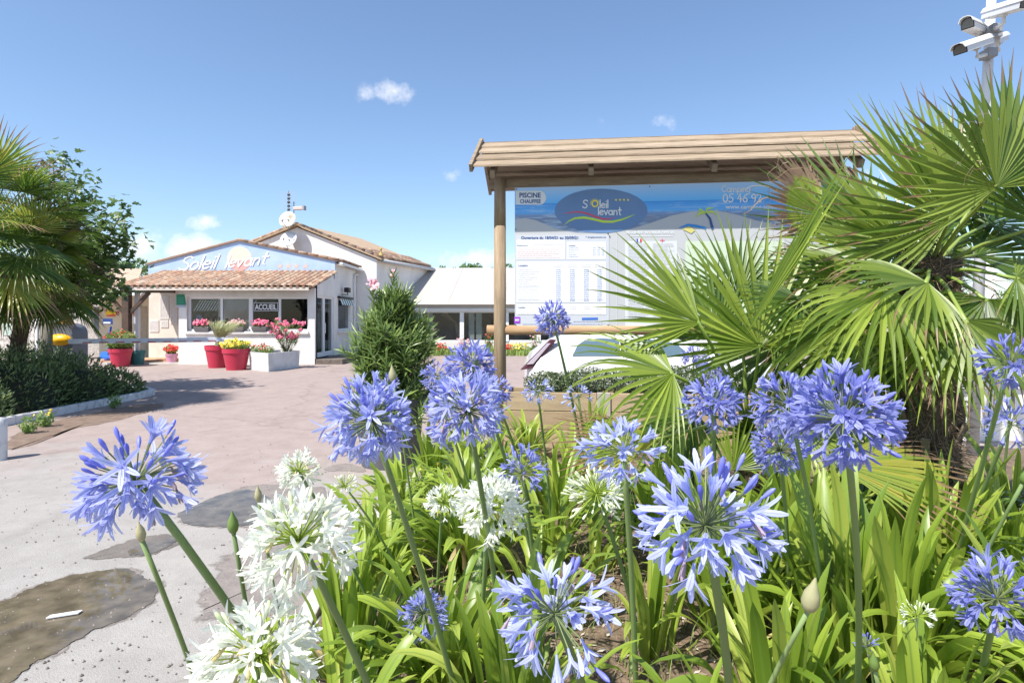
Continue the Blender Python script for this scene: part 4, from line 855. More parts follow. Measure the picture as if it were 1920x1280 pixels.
b = MB(); rbox(b, -.28, SIGNLEN + .3, -.19, -.15, 2.90, 3.02); b.build('beam', DWOOD, sh, bevel=.004)
# roof: front eave at off .33, z 2.98 ; ridge at off -.35, z 3.43
s0, s1 = -.40, SIGNLEN + .42
rid = (-.34, 3.43); fe = (.33, 2.98); be = (-.98, 3.02); rw = random.Random(4)
def planks(a, c, n, th, m, name):
    for k in range(n):
        t0, t1 = k / n - .06, (k + 1) / n + .04
        p0 = (a[0] + (c[0] - a[0]) * t0, a[1] + (c[1] - a[1]) * t0); p1 = (a[0] + (c[0] - a[0]) * t1, a[1] + (c[1] - a[1]) * t1)
        j = rw.uniform(-.004, .004); b = MB(); e0, e1 = rw.uniform(-.006, .006), rw.uniform(-.006, .006)
        q = [BS(s0 + e0, p0[1] + j + .030, p0[0]), BS(s1 + e1, p0[1] + j + .030, p0[0]), BS(s1 + e1, p1[1] + j, p1[0]), BS(s0 + e0, p1[1] + j, p1[0])]
        up_ = Zv * th; b.hexa([*q, *[v_ + up_ for v_ in q]]); b.build(name, m, sh, bevel=.003)
WOODP = [mat('silvered plank %d' % i, c, .75, c2, 2.5, .4, 30, stretch=(1.2, 14, 14)) for i, (c, c2) in enumerate((((.42, .325, .22), (.20, .15, .10)), ((.36, .275, .185), (.18, .135, .09)), ((.45, .355, .25), (.23, .175, .12))))]
for k in range(4):
    a = (fe[0] + (rid[0] - fe[0]) * k / 4, fe[1] + (rid[1] - fe[1]) * k / 4); c = (fe[0] + (rid[0] - fe[0]) * (k + 1) / 4, fe[1] + (rid[1] - fe[1]) * (k + 1) / 4)
    planks(a, c, 1, .022, WOODP[k % 3], 'roof_plank')
for k in range(5):
    a = (be[0] + (rid[0] - be[0]) * k / 5, be[1] + (rid[1] - be[1]) * k / 5); c = (be[0] + (rid[0] - be[0]) * (k + 1) / 5, be[1] + (rid[1] - be[1]) * (k + 1) / 5)
    planks(a, c, 1, .022, DWOOD, 'rear_roof_plank')
for s_ in (s0 - .012, s1 + .012):
    for a, c in ((fe, rid), (be, rid)):
        b = MB(); b.beam(BS(s_, a[1] + .01, a[0] + (.02 if a is fe else -.02)), BS(s_, c[1] + .035, c[0]), .035, .085); b.build('verge_board', WOODP[1], sh, bevel=.004)
for s_ in (s0 + .2, .8, 2.0, SIGNLEN + .2):
    b = MB(); b.beam(BS(s_, fe[1] - .045, fe[0] - .04), BS(s_, rid[1] - .045, rid[0]), .05, .08); b.build('rafter', DWOOD, sh)
# the sign
sg = root('notice_board', 'large printed campsite board with blue sea header and price lists inside the shelter', 'sign', BS(0, 1.37))
MAPS = lambda off: (lambda x, y: BI(x, y, off))
tz, bz = BI(966, 352).z, BI(966, 613).z
b = MB(); b.hexa([BS(0, bz, -.012), BS(SIGNLEN, bz, -.012), BS(SIGNLEN, bz, -.006), BS(0, bz, -.006), BS(0, tz, -.012), BS(SIGNLEN, tz, -.012), BS(SIGNLEN, tz, -.006), BS(0, tz, -.006)])
b.v = [v_ for v_ in b.v]
b.hexa([BS(0, bz, 0), BS(SIGNLEN, bz, 0), BS(SIGNLEN, bz, -.005), BS(0, bz, -.005), BS(0, tz, 0), BS(SIGNLEN, tz, 0), BS(SIGNLEN, tz, -.005), BS(0, tz, -.005)])
b.build('panel', flatm('panel grey', (.46, .47, .48), .45), sg)
def zs_(z): return z
hz = BI(966, 449).z                                 # lower edge of the dark grey header is a shadow, the print changes here only slightly
def seam_mat():
    m, nt, N, L, P = new_mat('printed sea picture'); P.inputs['Roughness'].default_value = .35
    g = N.new('ShaderNodeNewGeometry'); sx = N.new('ShaderNodeSeparateXYZ'); L.new(g.outputs['Position'], sx.inputs[0])
    mp = N.new('ShaderNodeMapping'); mp.inputs['Scale'].default_value = (2.2, 2.2, 26); L.new(g.outputs['Position'], mp.inputs[0]); n = N.new('ShaderNodeTexNoise'); n.inputs['Scale'].default_value = 1.6; n.inputs['Detail'].default_value = 7; n.inputs['Roughness'].default_value = .7; L.new(mp.outputs[0], n.inputs['Vector'])
    z0, z1 = BI(966, 412).z, tz
    mr_ = N.new('ShaderNodeMapRange'); mr_.inputs[1].default_value = z0; mr_.inputs[2].default_value = z1; L.new(sx.outputs[2], mr_.inputs[0])
    base_ = ramp(N, mr_.outputs[0], L, [(0, (.16, .21, .32)), (.12, (.18, .27, .46)), (.2, (.10, .38, .78)), (.46, (.05, .30, .74)), (.475, (.03, .18, .55)), (.485, (.10, .44, .86)), (.75, (.24, .52, .88)), (1, (.42, .60, .86))])
    wv = ramp(N, n.outputs[0], L, [(.5, (0, 0, 0)), (.7, (1, 1, 1))]); sea = ramp(N, mr_.outputs[0], L, [(.46, (1, 1, 1)), (.48, (0, 0, 0))])
    mu = N.new('ShaderNodeMath'); mu.operation = 'MULTIPLY'; L.new(wv, mu.inputs[0]); L.new(sea, mu.inputs[1]); x = N.new('ShaderNodeMix'); x.data_type = 'RGBA'; L.new(mu.outputs[0], x.inputs[0]); L.new(base_, x.inputs[6]); x.inputs[7].default_value = (.45, .62, .80, 1)
    L.new(x.outputs[2], P.inputs['Base Color']); return m
hd_pts = [BS(0.002, BI(966, 412).z, .0015)]
lo = [(966, 411), (985, 409), (1005, 413), (1040, 428), (1080, 436), (1130, 437), (1180, 430), (1220, 418), (1260, 404), (1300, 396), (1340, 394), (1380, 402), (1420, 414), (1470, 424), (1530, 426), (1600, 424)]
b = MB(); pts = [BI(x, y, .0015) for x, y in lo]
pts = [p for p in pts if (p - PB).dot(Ub) < SIGNLEN - .01] + [BS(SIGNLEN - .003, BI(1500, 425).z, .0015), BS(SIGNLEN - .003, tz - .003, .0015), BS(.003, tz - .003, .0015)]
pts[0] = BS(.003, pts[0].z, .0015); b.poly(pts); b.build('sea_print', seam_mat(), sg)
b = MB(); el = [BI(1127 + 87 * math.cos(a), 395.5 + 41.5 * math.sin(a), .003) for a in [2 * math.pi * k / 60 for k in range(60)]][::-1]; b.poly(el); b.build('oval_print', mat('oval slate blue', (.13, .23, .42), .4, (.11, .20, .37), 3), sg)
PW = flatm('print white', (.72, .72, .73), .5); PN = flatm('print navy', (.04, .09, .25), .5); PY = flatm('print yellow', (.85, .70, .10)); PR_ = flatm('print red', (.65, .08, .12)); PG_ = flatm('print lime', (.50, .68, .08)); PL = flatm('print pale', (.70, .72, .74))
# pill
b = MB(); pp = [(967, 358)] + [(1012 + 12 * math.cos(a), 371 + 13 * math.sin(a)) for a in [(-math.pi / 2 + math.pi * k / 12) for k in range(13)]] + [(967, 384)]; b.poly([BI(x, y, .003) for x, y in pp][::-1]); b.build('pill_print', PL, sg)
text_in('PISCINE', MAPS(.0045), 974, 361.5, 1014, 371, PN, sg, .03); text_in('CHAUFFEE', MAPS(.0045), 975, 374, 1014, 381.5, PN, sg, .03)
strokes('S', MAPS(.005), 1092, 390, 14.5, 2.1, PW, sg, 1.0, ldir=Nb, lstep=.0002)
strokes('leil', MAPS(.005), 1124, 390, 14.5, 2.1, PW, sg, 1.0, ldir=Nb, lstep=.0002)
strokes('levant', MAPS(.0062), 1121, 403, 14.5, 2.1, PW, sg, 1.0, ldir=Nb, lstep=.0002)
b = MB(); c = (1115.5, 382)
ring_o = [(c[0] + 6.6 * math.cos(a), c[1] + 6.9 * math.sin(a)) for a in [2 * math.pi * k / 24 for k in range(25)]]; ring_i = [(c[0] + 4.0 * math.cos(a), c[1] + 4.4 * math.sin(a)) for a in [2 * math.pi * k / 24 for k in range(25)]]
for k in range(24): b.poly([BI(*ring_o[k], .005), BI(*ring_i[k], .005), BI(*ring_i[k + 1], .005), BI(*ring_o[k + 1], .005)])
for k in range(13):
    a = -math.pi * 1.05 + k * math.pi * 1.1 / 12; b.poly([BI(c[0] + 7.4 * math.cos(a - .09), c[1] + 7.4 * math.sin(a - .09), .005), BI(c[0] + 10.4 * math.cos(a), c[1] + 10.4 * math.sin(a), .005), BI(c[0] + 7.4 * math.cos(a + .09), c[1] + 7.4 * math.sin(a + .09), .005)])
b.build('sun_print', PY, sg)
for x in (1155, 1162.5, 1170, 1177.5):
    b = MB(); cx_ = (x, 375); b.poly([BI(cx_[0] + (2.8 if i % 2 == 0 else 1.2) * math.sin(i * math.pi / 5), cx_[1] - (2.8 if i % 2 == 0 else 1.2) * math.cos(i * math.pi / 5), .005) for i in range(10)]); b.build('star_print', PY, sg)
def ribbon(pts, ws, m, name, off=.0045):
    b = MB(); i = 0
    for k, (p, w_) in enumerate(zip(pts, ws)):
        a, c_ = pts[max(k - 1, 0)], pts[min(k + 1, len(pts) - 1)]; dx, dy = c_[0] - a[0], c_[1] - a[1]; l = math.hypot(dx, dy); ex, ey = -dy / l * w_ / 2, dx / l * w_ / 2
        b.v += [BI(p[0] + ex, p[1] + ey, off), BI(p[0] - ex, p[1] - ey, off)]
    for k in range(len(pts) - 1): b.face((2 * k, 2 * k + 1, 2 * k + 3, 2 * k + 2))
    b.build(name, m, sg)
ribbon([(1057, 401), (1070, 398.5), (1085, 397.5), (1100, 400), (1115, 406), (1130, 410.5), (1142, 411), (1153, 407.5)], [.5, 1.8, 2.6, 2.8, 3, 3, 2, .4], PR_, 'red_wave_print')
ribbon([(1058, 422), (1066, 415), (1078, 409.5), (1095, 408), (1112, 411), (1130, 415.5), (1148, 416), (1166, 412), (1180, 406.5), (1191, 402)], [.5, 2.2, 3.6, 4.2, 4.4, 4.4, 4, 3.2, 2, .4], PG_, 'green_wave_print')
strokes('Camping', MAPS(.004), 1353, 360, 12.5, 1.7, PW, sg, 1.02, ldir=Nb, lstep=.0002)
strokes('05 46 92', MAPS(.004), 1355, 379, 15, 2.4, PW, sg, 1.0, ldir=Nb, lstep=.0002)
text_in('www.camping-soleillevant', MAPS(.004), 1360, 384, 1484, 394, PW, sg, .02)
# small palm and island picture
ribbon([(1273, 427), (1290, 422), (1305, 424), (1324, 428)], [1, 5, 5, 4], flatm('print mid blue', (.05, .25, .6)), 'lagoon_print')
b = MB(); b.poly([BI(x, y, .006) for x, y in ((1280, 430), (1296, 438), (1303, 432), (1292, 424))]); b.build('beach_print', flatm('print ochre', (.55, .50, .16)), sg)
ribbon([(1323, 400), (1331, 410), (1336, 430)], [3, 4, 5], PN, 'palm_trunk_print', .006)
for q in ([(1323, 400), (1314, 399), (1303, 408)], [(1323, 400), (1326, 391), (1340, 390)], [(1323, 400), (1312, 392), (1308, 400)], [(1323, 400), (1334, 396), (1344, 404)]): ribbon(q, [2, 4, .5], PG_, 'palm_leaf_print', .006)
# papers
def paper(x0, y0, x1, y1, off=.003, m=None, name='poster'):
    b = MB(); p = [BI(x0, y1, off), BI(x1, y1, off), BI(x1, y0, off), BI(x0, y0, off)]; q = [v_ - Nb * .0012 for v_ in p]; b.hexa([p[0], p[1], q[1], q[0], p[3], p[2], q[2], q[3]]); return b.build(name, m or PW, sg)
pap = paper(966.5, 441, 1142, 611, .0035, flatm('price list paper', (.50, .52, .56), .5))
paper(969, 450, 1059, 486, .006, PW, 'price_table'); paper(1063, 454, 1136, 486, .006, PW, 'price_table'); paper(969, 491, 1136, 567, .006, PW, 'price_table'); paper(969, 570, 1136, 590, .006, PW, 'price_table')
text_in('Ouverture du 18/04/21 au 30/09/21', MAPS(.006), 977, 443, 1084, 448.6, PN, sg, .03); text_in('* emplacement nu', MAPS(.006), 1098, 443, 1136, 447, PN, sg, .02)
for s_, x0, y0, x1, y1 in (('Emplacement', 970, 459, 990, 462), ('Location', 1066, 459, 1079, 462), ('Location', 972, 495.5, 990, 500), ('Location', 972, 574.5, 985, 578)): text_in(s_, MAPS(.0075), x0, y0, x1, y1, PN, sg, .02)
PB2 = flatm('print blue grey', (.22, .30, .50)); PG2 = flatm('print grey', (.42, .42, .46)); PP = flatm('print pink', (.6, .38, .40))
rr = random.Random(9)
def dashes(x0, x1, ys, m, lmin, lmax, name='small_print', off=.0075, h=.9, fill=1.0):
    b = MB()
    for y in ys:
        x = x0; xe = x0 + (x1 - x0) * rr.uniform(fill, 1)
        while x < xe:
            l = rr.uniform(lmin, lmax); p = [BI(x, y + h, off), BI(min(x + l, x1), y + h, off), BI(min(x + l, x1), y, off), BI(x, y, off)]; b.poly(p); x += l + rr.uniform(.5, 1.1)
    b.build(name, m, sg)
ys = [505 + 3.85 * k for k in range(16)]
dashes(972, 1012, ys, PG2, 1.2, 4, fill=.4)
for x in (1043, 1069, 1095, 1120): 
    for y in ys[:16]: pass
    dashes(x, x + 9, ys, PB2, 1.4, 2.2, h=1.9); dashes(x - 5, x + 14, (496.5, 499.5), PG2, 1.2, 3)
for y in (502.5, 537, 562): 
    b = MB(); b.poly([BI(970, y + .35, .0073), BI(1135, y + .35, .0073), BI(1135, y, .0073), BI(970, y, .0073)]); b.build('table_rule', PG2, sg)
for x in (1038, 1063, 1090, 1114): b = MB(); b.poly([BI(x, 566, .0072), BI(x + .3, 566, .0072), BI(x + .3, 503, .0072), BI(x, 503, .0072)]); b.build('table_rule', PL, sg)
dashes(970, 1056, [465 + 3.5 * k for k in range(6)], PP, 2, 8, fill=.7); dashes(1002, 1056, [459], PG2, 2, 5)
dashes(1066, 1086, [464 + 3.4 * k for k in range(6)], PB2, 1.5, 4, fill=.5); [dashes(x, x + 5, [464 + 3.4 * k for k in range(5)], PB2, 1.4, 2, h=1.4) for x in (1112, 1120, 1128)]
dashes(972, 1000, (583, 588), PG2, 1.5, 4); [dashes(x, x + 12, (575, 578, 587), PG2, 1.5, 3) for x in (1043, 1069, 1095, 1118)]
dashes(980, 1130, (607,), PB2, 2, 6); dashes(1075, 1130, (602,), PB2, 2, 6)
b = MB(); b.poly([BI(x, y, .006) for x, y in ((1091, 600), (1121, 599.5), (1121, 595), (1091, 595.5))]); b.build('blue_label_print', flatm('label blue', (.05, .15, .5)), sg)
b = MB(); b.poly([BI(x, y, .007) for x, y in ((964, 606), (975.5, 606), (975.5, 594), (964, 594))]); lb = b.build('purple_logo', flatm('logo purple', (.28, .05, .50)), sg)
text_in('ancv', MAPS(.009), 966, 597.5, 974, 602, PW, lb, .04)
paper(1172, 452, 1270, 611, .0035, flatm('rules paper', (.58, .60, .61), .5)); text_in('REGLEMENT INTERIEUR OFFICIEL', MAPS(.004), 1174, 433.5, 1265, 438.5, PL, sg, .02); dashes(1180, 1262, (442,), PL, 2, 6, off=.004)
for x0, x1 in ((1178, 1218), (1224, 1264)): dashes(x0, x1, [457 + 2.6 * k for k in range(56)], PG2, 2, 7, h=.6, off=.006, fill=.6)
b = MB(); b.poly([BI(x, y, .006) for x, y in ((1155.5, 611), (1156.2, 611), (1156.2, 436), (1155.5, 436))]); b.build('panel_joint', PL, sg)
for k, m_ in enumerate((flatm('flag blue', (.03, .1, .5)), PW, flatm('flag red', (.7, .03, .05)))):
    b = MB(); x = 1193.5 + 3.1 * k; b.poly([BI(x, 454, .008), BI(x + 3.1, 454, .008), BI(x + 3.1, 448, .008), BI(x, 448, .008)]); b.build('flag_print', m_, sg)
b = MB()
for x0, y0, x1, y1 in ((1237, 450.2, 1246, 451.6), (1240.8, 447.5, 1242.2, 454)): b.poly([BI(x0, y1, .008), BI(x1, y1, .008), BI(x1, y0, .008), BI(x0, y0, .008)])
b.build('flag_print', flatm('cross red', (.7, .1, .2)), sg)
paper(1285, 452, 1470, 608, .0035, flatm('campsite map paper', (.52, .60, .46), .5), 'map_poster')
b = MB()
for k in range(60):
    x = rr.uniform(1290, 1460); y = rr.uniform(458, 600); s_ = rr.uniform(3, 8); b.poly([BI(x, y + s_ * .6, .006), BI(x + s_, y + s_ * .6, .006), BI(x + s_, y, .006), BI(x, y, .006)])
b.build('map_plots', flatm('map green', (.45, .62, .25)), sg)
for (x, y) in ((968, 355), (1218, 350), (967, 430), (1140, 438), (967, 609), (1140, 609), (1143, 443)):
    b = MB(); c = BI(x, y, .006); b.lathe(c, [(.006, -.004), (.006, .002), (0, .004)], 8, ax=Nb); b.build('screw', BLACK, sg)
# raised planter in front of the shelter
pl = root('raised_planter', 'raised timber plank planter in front of the notice board', 'planter', (1, 5.9, 0))
Pl0 = V((-.085, 5.92, 0)); ln_, dp_ = 2.6, .42
def PS(s, z, o=0): return Pl0 + Ub * s - Nb * o + Zv * z
HONEY = [mat('honey plank %d' % i, c, .65, tuple(x * .72 for x in c), 2, .3, 30, stretch=(1.2, 12, 12)) for i, c in enumerate(((.44, .33, .20), (.48, .36, .225), (.41, .30, .18)))]
def pbox(b, s0, s1, z0, z1, o0, o1): b.hexa([PS(s0, z0, o0), PS(s1, z0, o0), PS(s1, z0, o1), PS(s0, z0, o1), PS(s0, z1, o0), PS(s1, z1, o0), PS(s1, z1, o1), PS(s0, z1, o1)])
for k in range(4):
    z0 = -.02 + k * .188; z1 = z0 + .182
    for (a0, a1, o0, o1) in ((0, .93, 0, .035), (1.07, ln_, 0, .035), (0, ln_, dp_, dp_ + .035)):
        b = MB(); pbox(b, a0, a1, z0, z1, o0, o1); b.build('plank', HONEY[(k + int(a0)) % 3], pl, bevel=.004)
    for a in (.0, ln_ - .035):
        b = MB(); pbox(b, a, a + .035, z0, z1, .036, dp_ - .001); b.build('plank', HONEY[(k + 1) % 3], pl, bevel=.004)
b = MB(); pbox(b, .934, 1.066, 0, .73, -.02, .05); b.build('corner_post', mat('grey post wood', (.42, .38, .33), .8, (.32, .29, .25), 3, stretch=(9, 9, 1)), pl, bevel=.004)
b = MB(); pbox(b, .04, ln_ - .04, .0, .66, .04, dp_ - .005); b.build('soil', SOIL, pl)
BOXL = leafm('small hedge leaves', (.06, .10, .04), (.15, .20, .09), .15, .5, c3=(.22, .25, .14)); rr = random.Random(15)
for i, (s_, r_, lab) in enumerate(((.35, .22, 'small leaved grey green shrub at the left end of the raised planter'), (.80, .24, 'small leaved grey green shrub second from the left in the raised planter'), (1.25, .25, 'small leaved shrub in the middle of the raised planter behind the palm'), (1.75, .24, 'small leaved shrub fourth along the raised planter'), (2.2, .22, 'small leaved shrub at the right end of the raised planter'))):
    p = PS(s_, .66, .2); o = root('planter_shrub', lab, 'shrub', p, 'small shrubs in the raised planter'); b = MB()
    leafcloud(b, [(p + V((rr.uniform(-.12, .12), 0, .15 + rr.uniform(-.03, .05))), V((r_ * 1.15, .18, .15))) for _ in range(3)], 2600, .016, .45, rr, .2); b.build('foliage', BOXL, o)
    b = MB()
    for k in range(9): a = rr.uniform(0, 6.28); b.tube([p - V((0, 0, .02)), p + V((math.cos(a) * r_ * .8, math.sin(a) * .12, .2))], .003, 4)
    b.build('stem', BROWN, o)
# ------------------------------------------------------------------ parked white car behind the board
car = root('parked_car', 'white hatchback parked behind the notice board facing right', 'car', (2.2, 9.2, 0))
CW = mat('white car paint', (.80, .80, .82), .12, (.79, .79, .81), 1, spec=.7); CG = flatm('tinted car glass', (.10, .16, .20), .03, .8)
def ring_car(x, hw, zs):                            # cross section of the body at x, list of (y fraction, z)
    return [V((x, yc, z)) for yc, z in zs]
cy = 9.35; hw = .84
secs = [  # x, half width low, belt z, roof z, roof half width
    (.20, .70, .62, .66, .60), (.24, .78, .84, .86, .66), (.40, .83, .90, 1.02, .64), (.72, .85, .92, 1.22, .60), (1.1, .86, .93, 1.285, .60), (1.8, .86, .92, 1.30, .60), (2.35, .86, .91, 1.25, .58), (2.85, .85, .90, 1.04, .58), (3.15, .84, .89, .91, .66), (3.7, .80, .82, .84, .62), (4.0, .70, .66, .70, .56), (4.08, .62, .5, .52, .5)]
b = MB(); rings = []
for (x, w_, bz_, rz_, rw_) in secs:
    half = [(w_ * .9, .22), (w_, .34), (w_ * 1.0, .55), (w_ * .99, bz_ - .08), (w_ * .95, bz_), (rw_ + .06, bz_ + (rz_ - bz_) * .7), (rw_ * .95, bz_ + (rz_ - bz_) * .93), (rw_ * .5, rz_ + .006), (0, rz_ + .012)]
    ring_ = [(-y, z) for y, z in half] + [(y, z) for y, z in half[::-1][1:]]; rings.append(len(b.v)); b.v += [V((x, cy + y, z)) for y, z in ring_]; nr = len(ring_)
for k in range(len(secs) - 1):
    for j in range(nr - 1):
        glassy = 3 <= k <= 6 and j in (4,) ; glassy = glassy or (k in (2,) and j in (4,)) or (k in (6, 7) and 5 <= j <= 10) or (k in (1, 2) and 6 <= j <= 9)
        b.face((rings[k] + j, rings[k + 1] + j, rings[k + 1] + j + 1, rings[k] + j + 1), 1 if False else 0)
b.face(tuple(rings[0] + j for j in range(nr))); b.face(tuple(rings[-1] + j for j in reversed(range(nr))))
bo = b.build('body', CW, car, True); sm = bo.modifiers.new('s', 'SUBSURF'); sm.levels = 1; sm.render_levels = 1
def on_side(x, z):                                   # near flank surface
    for a, c in zip(secs, secs[1:]):
        if a[0] <= x <= c[0]:
            t = (x - a[0]) / (c[0] - a[0]); w_, bz_, rz_, rw_ = [a[i] + (c[i] - a[i]) * t for i in (1, 2, 3, 4)]
            zz = bz_ + (rz_ - bz_) * .7; y = w_ * .95 + (rw_ + .06 - w_ * .95) * max(0, (z - bz_)) / (zz - bz_ + 1e-6) if z > bz_ else w_
            return V((x, cy - y - .006, z))
def side_patch(pts, name, m):
    b = MB(); f = [on_side(x, z) for x, z in pts]; g = [p + V((0, .03, 0)) for p in f]; b.poly(f); n = len(f)
    for k in range(n): j = (k + 1) % n; b.quad(f[j], f[k], g[k], g[j])
    return b.build(name, m, car)
side_patch([(.88, .93), (1.58, .93), (1.58, 1.17), (1.32, 1.185), (1.08, 1.16), (.96, 1.08)], 'rear_side_window', CG); side_patch([(1.66, .93), (2.62, .92), (2.44, 1.10), (2.2, 1.16), (1.66, 1.17)], 'door_window', CG)
side_patch([(1.595, .93), (1.645, .93), (1.645, 1.17), (1.595, 1.17)], 'window_pillar', BLACK)
LR = flatm('tail light red', (.09, .03, .045), .1, .7); LW = flatm('tail light clear', (.42, .38, .43), .08, .7)
def pq(x, z, y): return V((x, y, z))
yy = cy - .80
b = MB(); o4 = [(.12, .72), (.30, .75), (.66, 1.16), (.56, 1.17)]; b.hexa([pq(o4[0][0], o4[0][1], yy), pq(o4[1][0], o4[1][1], yy), pq(o4[1][0], o4[1][1], yy + .12), pq(o4[0][0], o4[0][1], yy + .12), pq(o4[3][0], o4[3][1], yy + .06), pq(o4[2][0], o4[2][1], yy + .06), pq(o4[2][0], o4[2][1], yy + .16), pq(o4[3][0], o4[3][1], yy + .16)]); b.build('tail_light', LR, car, bevel=.015)
b = MB(); b.hexa([pq(.21, .80, yy - .01), pq(.31, .81, yy - .01), pq(.31, .81, yy + .02), pq(.21, .80, yy + .02), pq(.52, 1.11, yy + .045), pq(.57, 1.11, yy + .045), pq(.57, 1.11, yy + .06), pq(.52, 1.11, yy + .06)]); b.build('reversing_light', LW, car, bevel=.006)
for x in (.85, 3.25):
    for s_ in (-1, 1):
        b = MB(); c = V((x, cy + s_ * .72, .31)); b.lathe(c, [(.18, -.1), (.30, -.11), (.32, -.06), (.32, .06), (.30, .11), (.18, .1)], 24, ax=(0, 1, 0)); wh = b.build('wheel', BLACK, car, True)
        b = MB(); b.lathe(c, [(.0, .085), (.17, .09), (.185, .105)], 20, ax=(0, s_, 0)); b.build('rim', GREY, wh)
b = MB(); b.tube([on_side(1.62, .93), on_side(1.62, .5), on_side(1.66, .3)], .004, 4); b.tube([on_side(2.66, .9), on_side(2.70, .5), on_side(2.66, .3)], .004, 4); b.build('door_seam', BLACK, car)
b = MB(); b.beam(on_side(1.74, .80), on_side(1.90, .80), .02, .03); b.build('door_handle', CW, car)
b = MB(); b.beam((2.6, cy - .88, .98), (2.75, cy - 1.02, 1.0), .12, .12); b.build('wing_mirror', CW, car, bevel=.03)
# ------------------------------------------------------------------ camera pole
cp = root('camera_pole', 'tall white metal pole carrying four security cameras above the palm', 'pole', (W(1840, 0, 5.5).x - .05, 5.5, 0))
PWH = mat('powder coated white', (.66, .66, .66), .4, (.60, .60, .60), 3)
lo_, hi_ = W(1832, 560, 5.5), W(1862, -60, 5.5); lo_.z = .0; lo_.x = W(1822, 0, 5.5).x
b = MB(); mid = W(1847, 225, 5.5); b.tube([lo_, mid, hi_], [.05, .044, .036], 16); b.build('pole', PWH, cp, True)
def seccam(a, c_, wd, ht, label, arm, pole_pt):
    o = root('security_camera', label, 'security camera', a); d = (c_ - a).normalized(); sd = d.cross(Zv).normalized(); u = sd.cross(d).normalized(); b = MB()
    prof = [(-.5, -.35), (.5, -.35), (.5, .15), (.38, .40), (.18, .5), (-.18, .5), (-.38, .40), (-.5, .15)]
    for q in (a, c_): b.v += [q + sd * x * wd + u * y * ht for x, y in prof]
    n = 8; b.face(tuple(range(n))[::-1])
    for k in range(n): b.face((k, (k + 1) % n, n + (k + 1) % n, n + k))
    b.build('housing', PWH, o, bevel=.004)
    b = MB(); b.v += [c_ + d * .002 + sd * x * wd * .88 + u * y * ht * .82 for x, y in prof]; b.face(tuple(range(8))); b.build('window', flatm('camera window', (.10, .09, .09), .15, .6), o)
    b = MB(); n2 = [(-.56, .15), (-.42, .46), (-.2, .58), (.2, .58), (.42, .46), (.56, .15)]
    for q in (a - d * .01, c_ + d * .05): b.v += [q + sd * x * wd + u * y * ht for x, y in n2]
    for q in (a - d * .01, c_ + d * .05): b.v += [q + sd * x * wd * .94 + u * (y - .05) * ht for x, y in n2]
    for k in range(5): b.face((k, k + 1, 7 + k, 6 + k)); b.face((13 + k, 12 + k, 18 + k, 19 + k)); b.face((6 + k, 7 + k, 19 + k, 18 + k)); b.face((k + 1, k, 12 + k, 13 + k))
    b.face((0, 6, 18, 12)); b.face((5, 17, 23, 11)); b.build('sunshield', PWH, o)
    b = MB(); m_ = a.lerp(c_, arm) - u * ht * .4; b.tube([m_, m_ - Zv * .07, pole_pt], [.018, .016, .018], 8); b.tube([m_ + u * .02, m_ - u * .01], .03, 10); b.build('arm', PWH, o)
    b = MB(); pp = pole_pt; b.box(pp.x - .045, pp.y - .06, pp.z - .04, pp.x + .045, pp.y + .06, pp.z + .04); b.build('clamp', GREY, o, bevel=.006)
    return o
seccam(W(1850, 77, 5.35), W(1800, 94, 5.05), .105, .10, 'lowest security camera pointing down left on the white pole', .4, W(1853, 102, 5.42))
seccam(W(1852, 28, 5.35), W(1926, 6, 4.9), .11, .11, 'highest security camera pointing right on the white pole', .45, W(1862, 57, 5.42))
seccam(W(1850, 62, 5.6), W(1814, 46, 5.25), .10, .11, 'middle security camera tilted up left on the white pole', .5, W(1853, 66, 5.44))
seccam(W(1864, 78, 5.6), W(1880, 72, 5.75), .09, .09, 'small hidden security camera pointing away behind the white pole', .5, W(1862, 66, 5.56))
# ------------------------------------------------------------------ white terrace structure at the right
ter = root('white_terrace', 'white pillar, railing and low wall half hidden behind the large palm', 'terrace', (5.6, 7, 0)); 
b = MB(); x0 = W(1805, 0, 7).x; b.box(x0, 7.0, 0, x0 + 5, 7.2, .64); b.build('low_wall', WHITE, ter, bevel=.01)
b = MB(); b.box(x0 - .03, 6.96, .641, x0 + 5, 7.24, .70); b.build('coping', WHITE2, ter)
for px, wd in ((1838, .10), (1857, .10), (1952, .1)): b = MB(); x = W(px, 0, 7.1).x; b.tube([V((x, 7.1, .70)), V((x, 7.1, 2.5))], wd * .6, 12); b.build('pillar', WHITE2, ter, True)
for z in (.82, 1.14): b = MB(); b.box(x0 + .3, 7.6, z, x0 + 5, 7.64, z + .05); b.build('rail', WHITE2, ter)
for k in range(24): b = MB(); x = x0 + .4 + k * .12; b.box(x, 7.605, .70, x + .04, 7.635, .819); b.box(x, 7.605, .871, x + .04, 7.635, 1.139); b.build('baluster', WHITE2, ter)
# ------------------------------------------------------------------ fan palms
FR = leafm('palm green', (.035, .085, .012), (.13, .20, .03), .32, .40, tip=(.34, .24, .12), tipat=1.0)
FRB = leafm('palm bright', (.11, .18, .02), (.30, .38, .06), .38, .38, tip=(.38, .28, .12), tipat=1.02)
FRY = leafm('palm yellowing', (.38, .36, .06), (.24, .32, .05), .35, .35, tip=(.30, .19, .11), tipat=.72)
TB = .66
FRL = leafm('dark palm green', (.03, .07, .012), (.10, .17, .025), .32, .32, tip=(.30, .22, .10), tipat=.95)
FRBURN = leafm('palm scorched', (.20, .30, .035), (.30, .36, .06), .4, .35, tip=(.26, .17, .11), tipat=TB)
FRTIP = leafm('palm brown tipped', (.085, .15, .018), (.24, .31, .05), .36, .40, tip=(.28, .18, .10), tipat=.84)
FRD = leafm('palm dry', (.36, .27, .16), (.26, .18, .10), .25, .6)
PET = leafm('petiole', (.20, .30, .05), (.26, .33, .07), .05, .4)
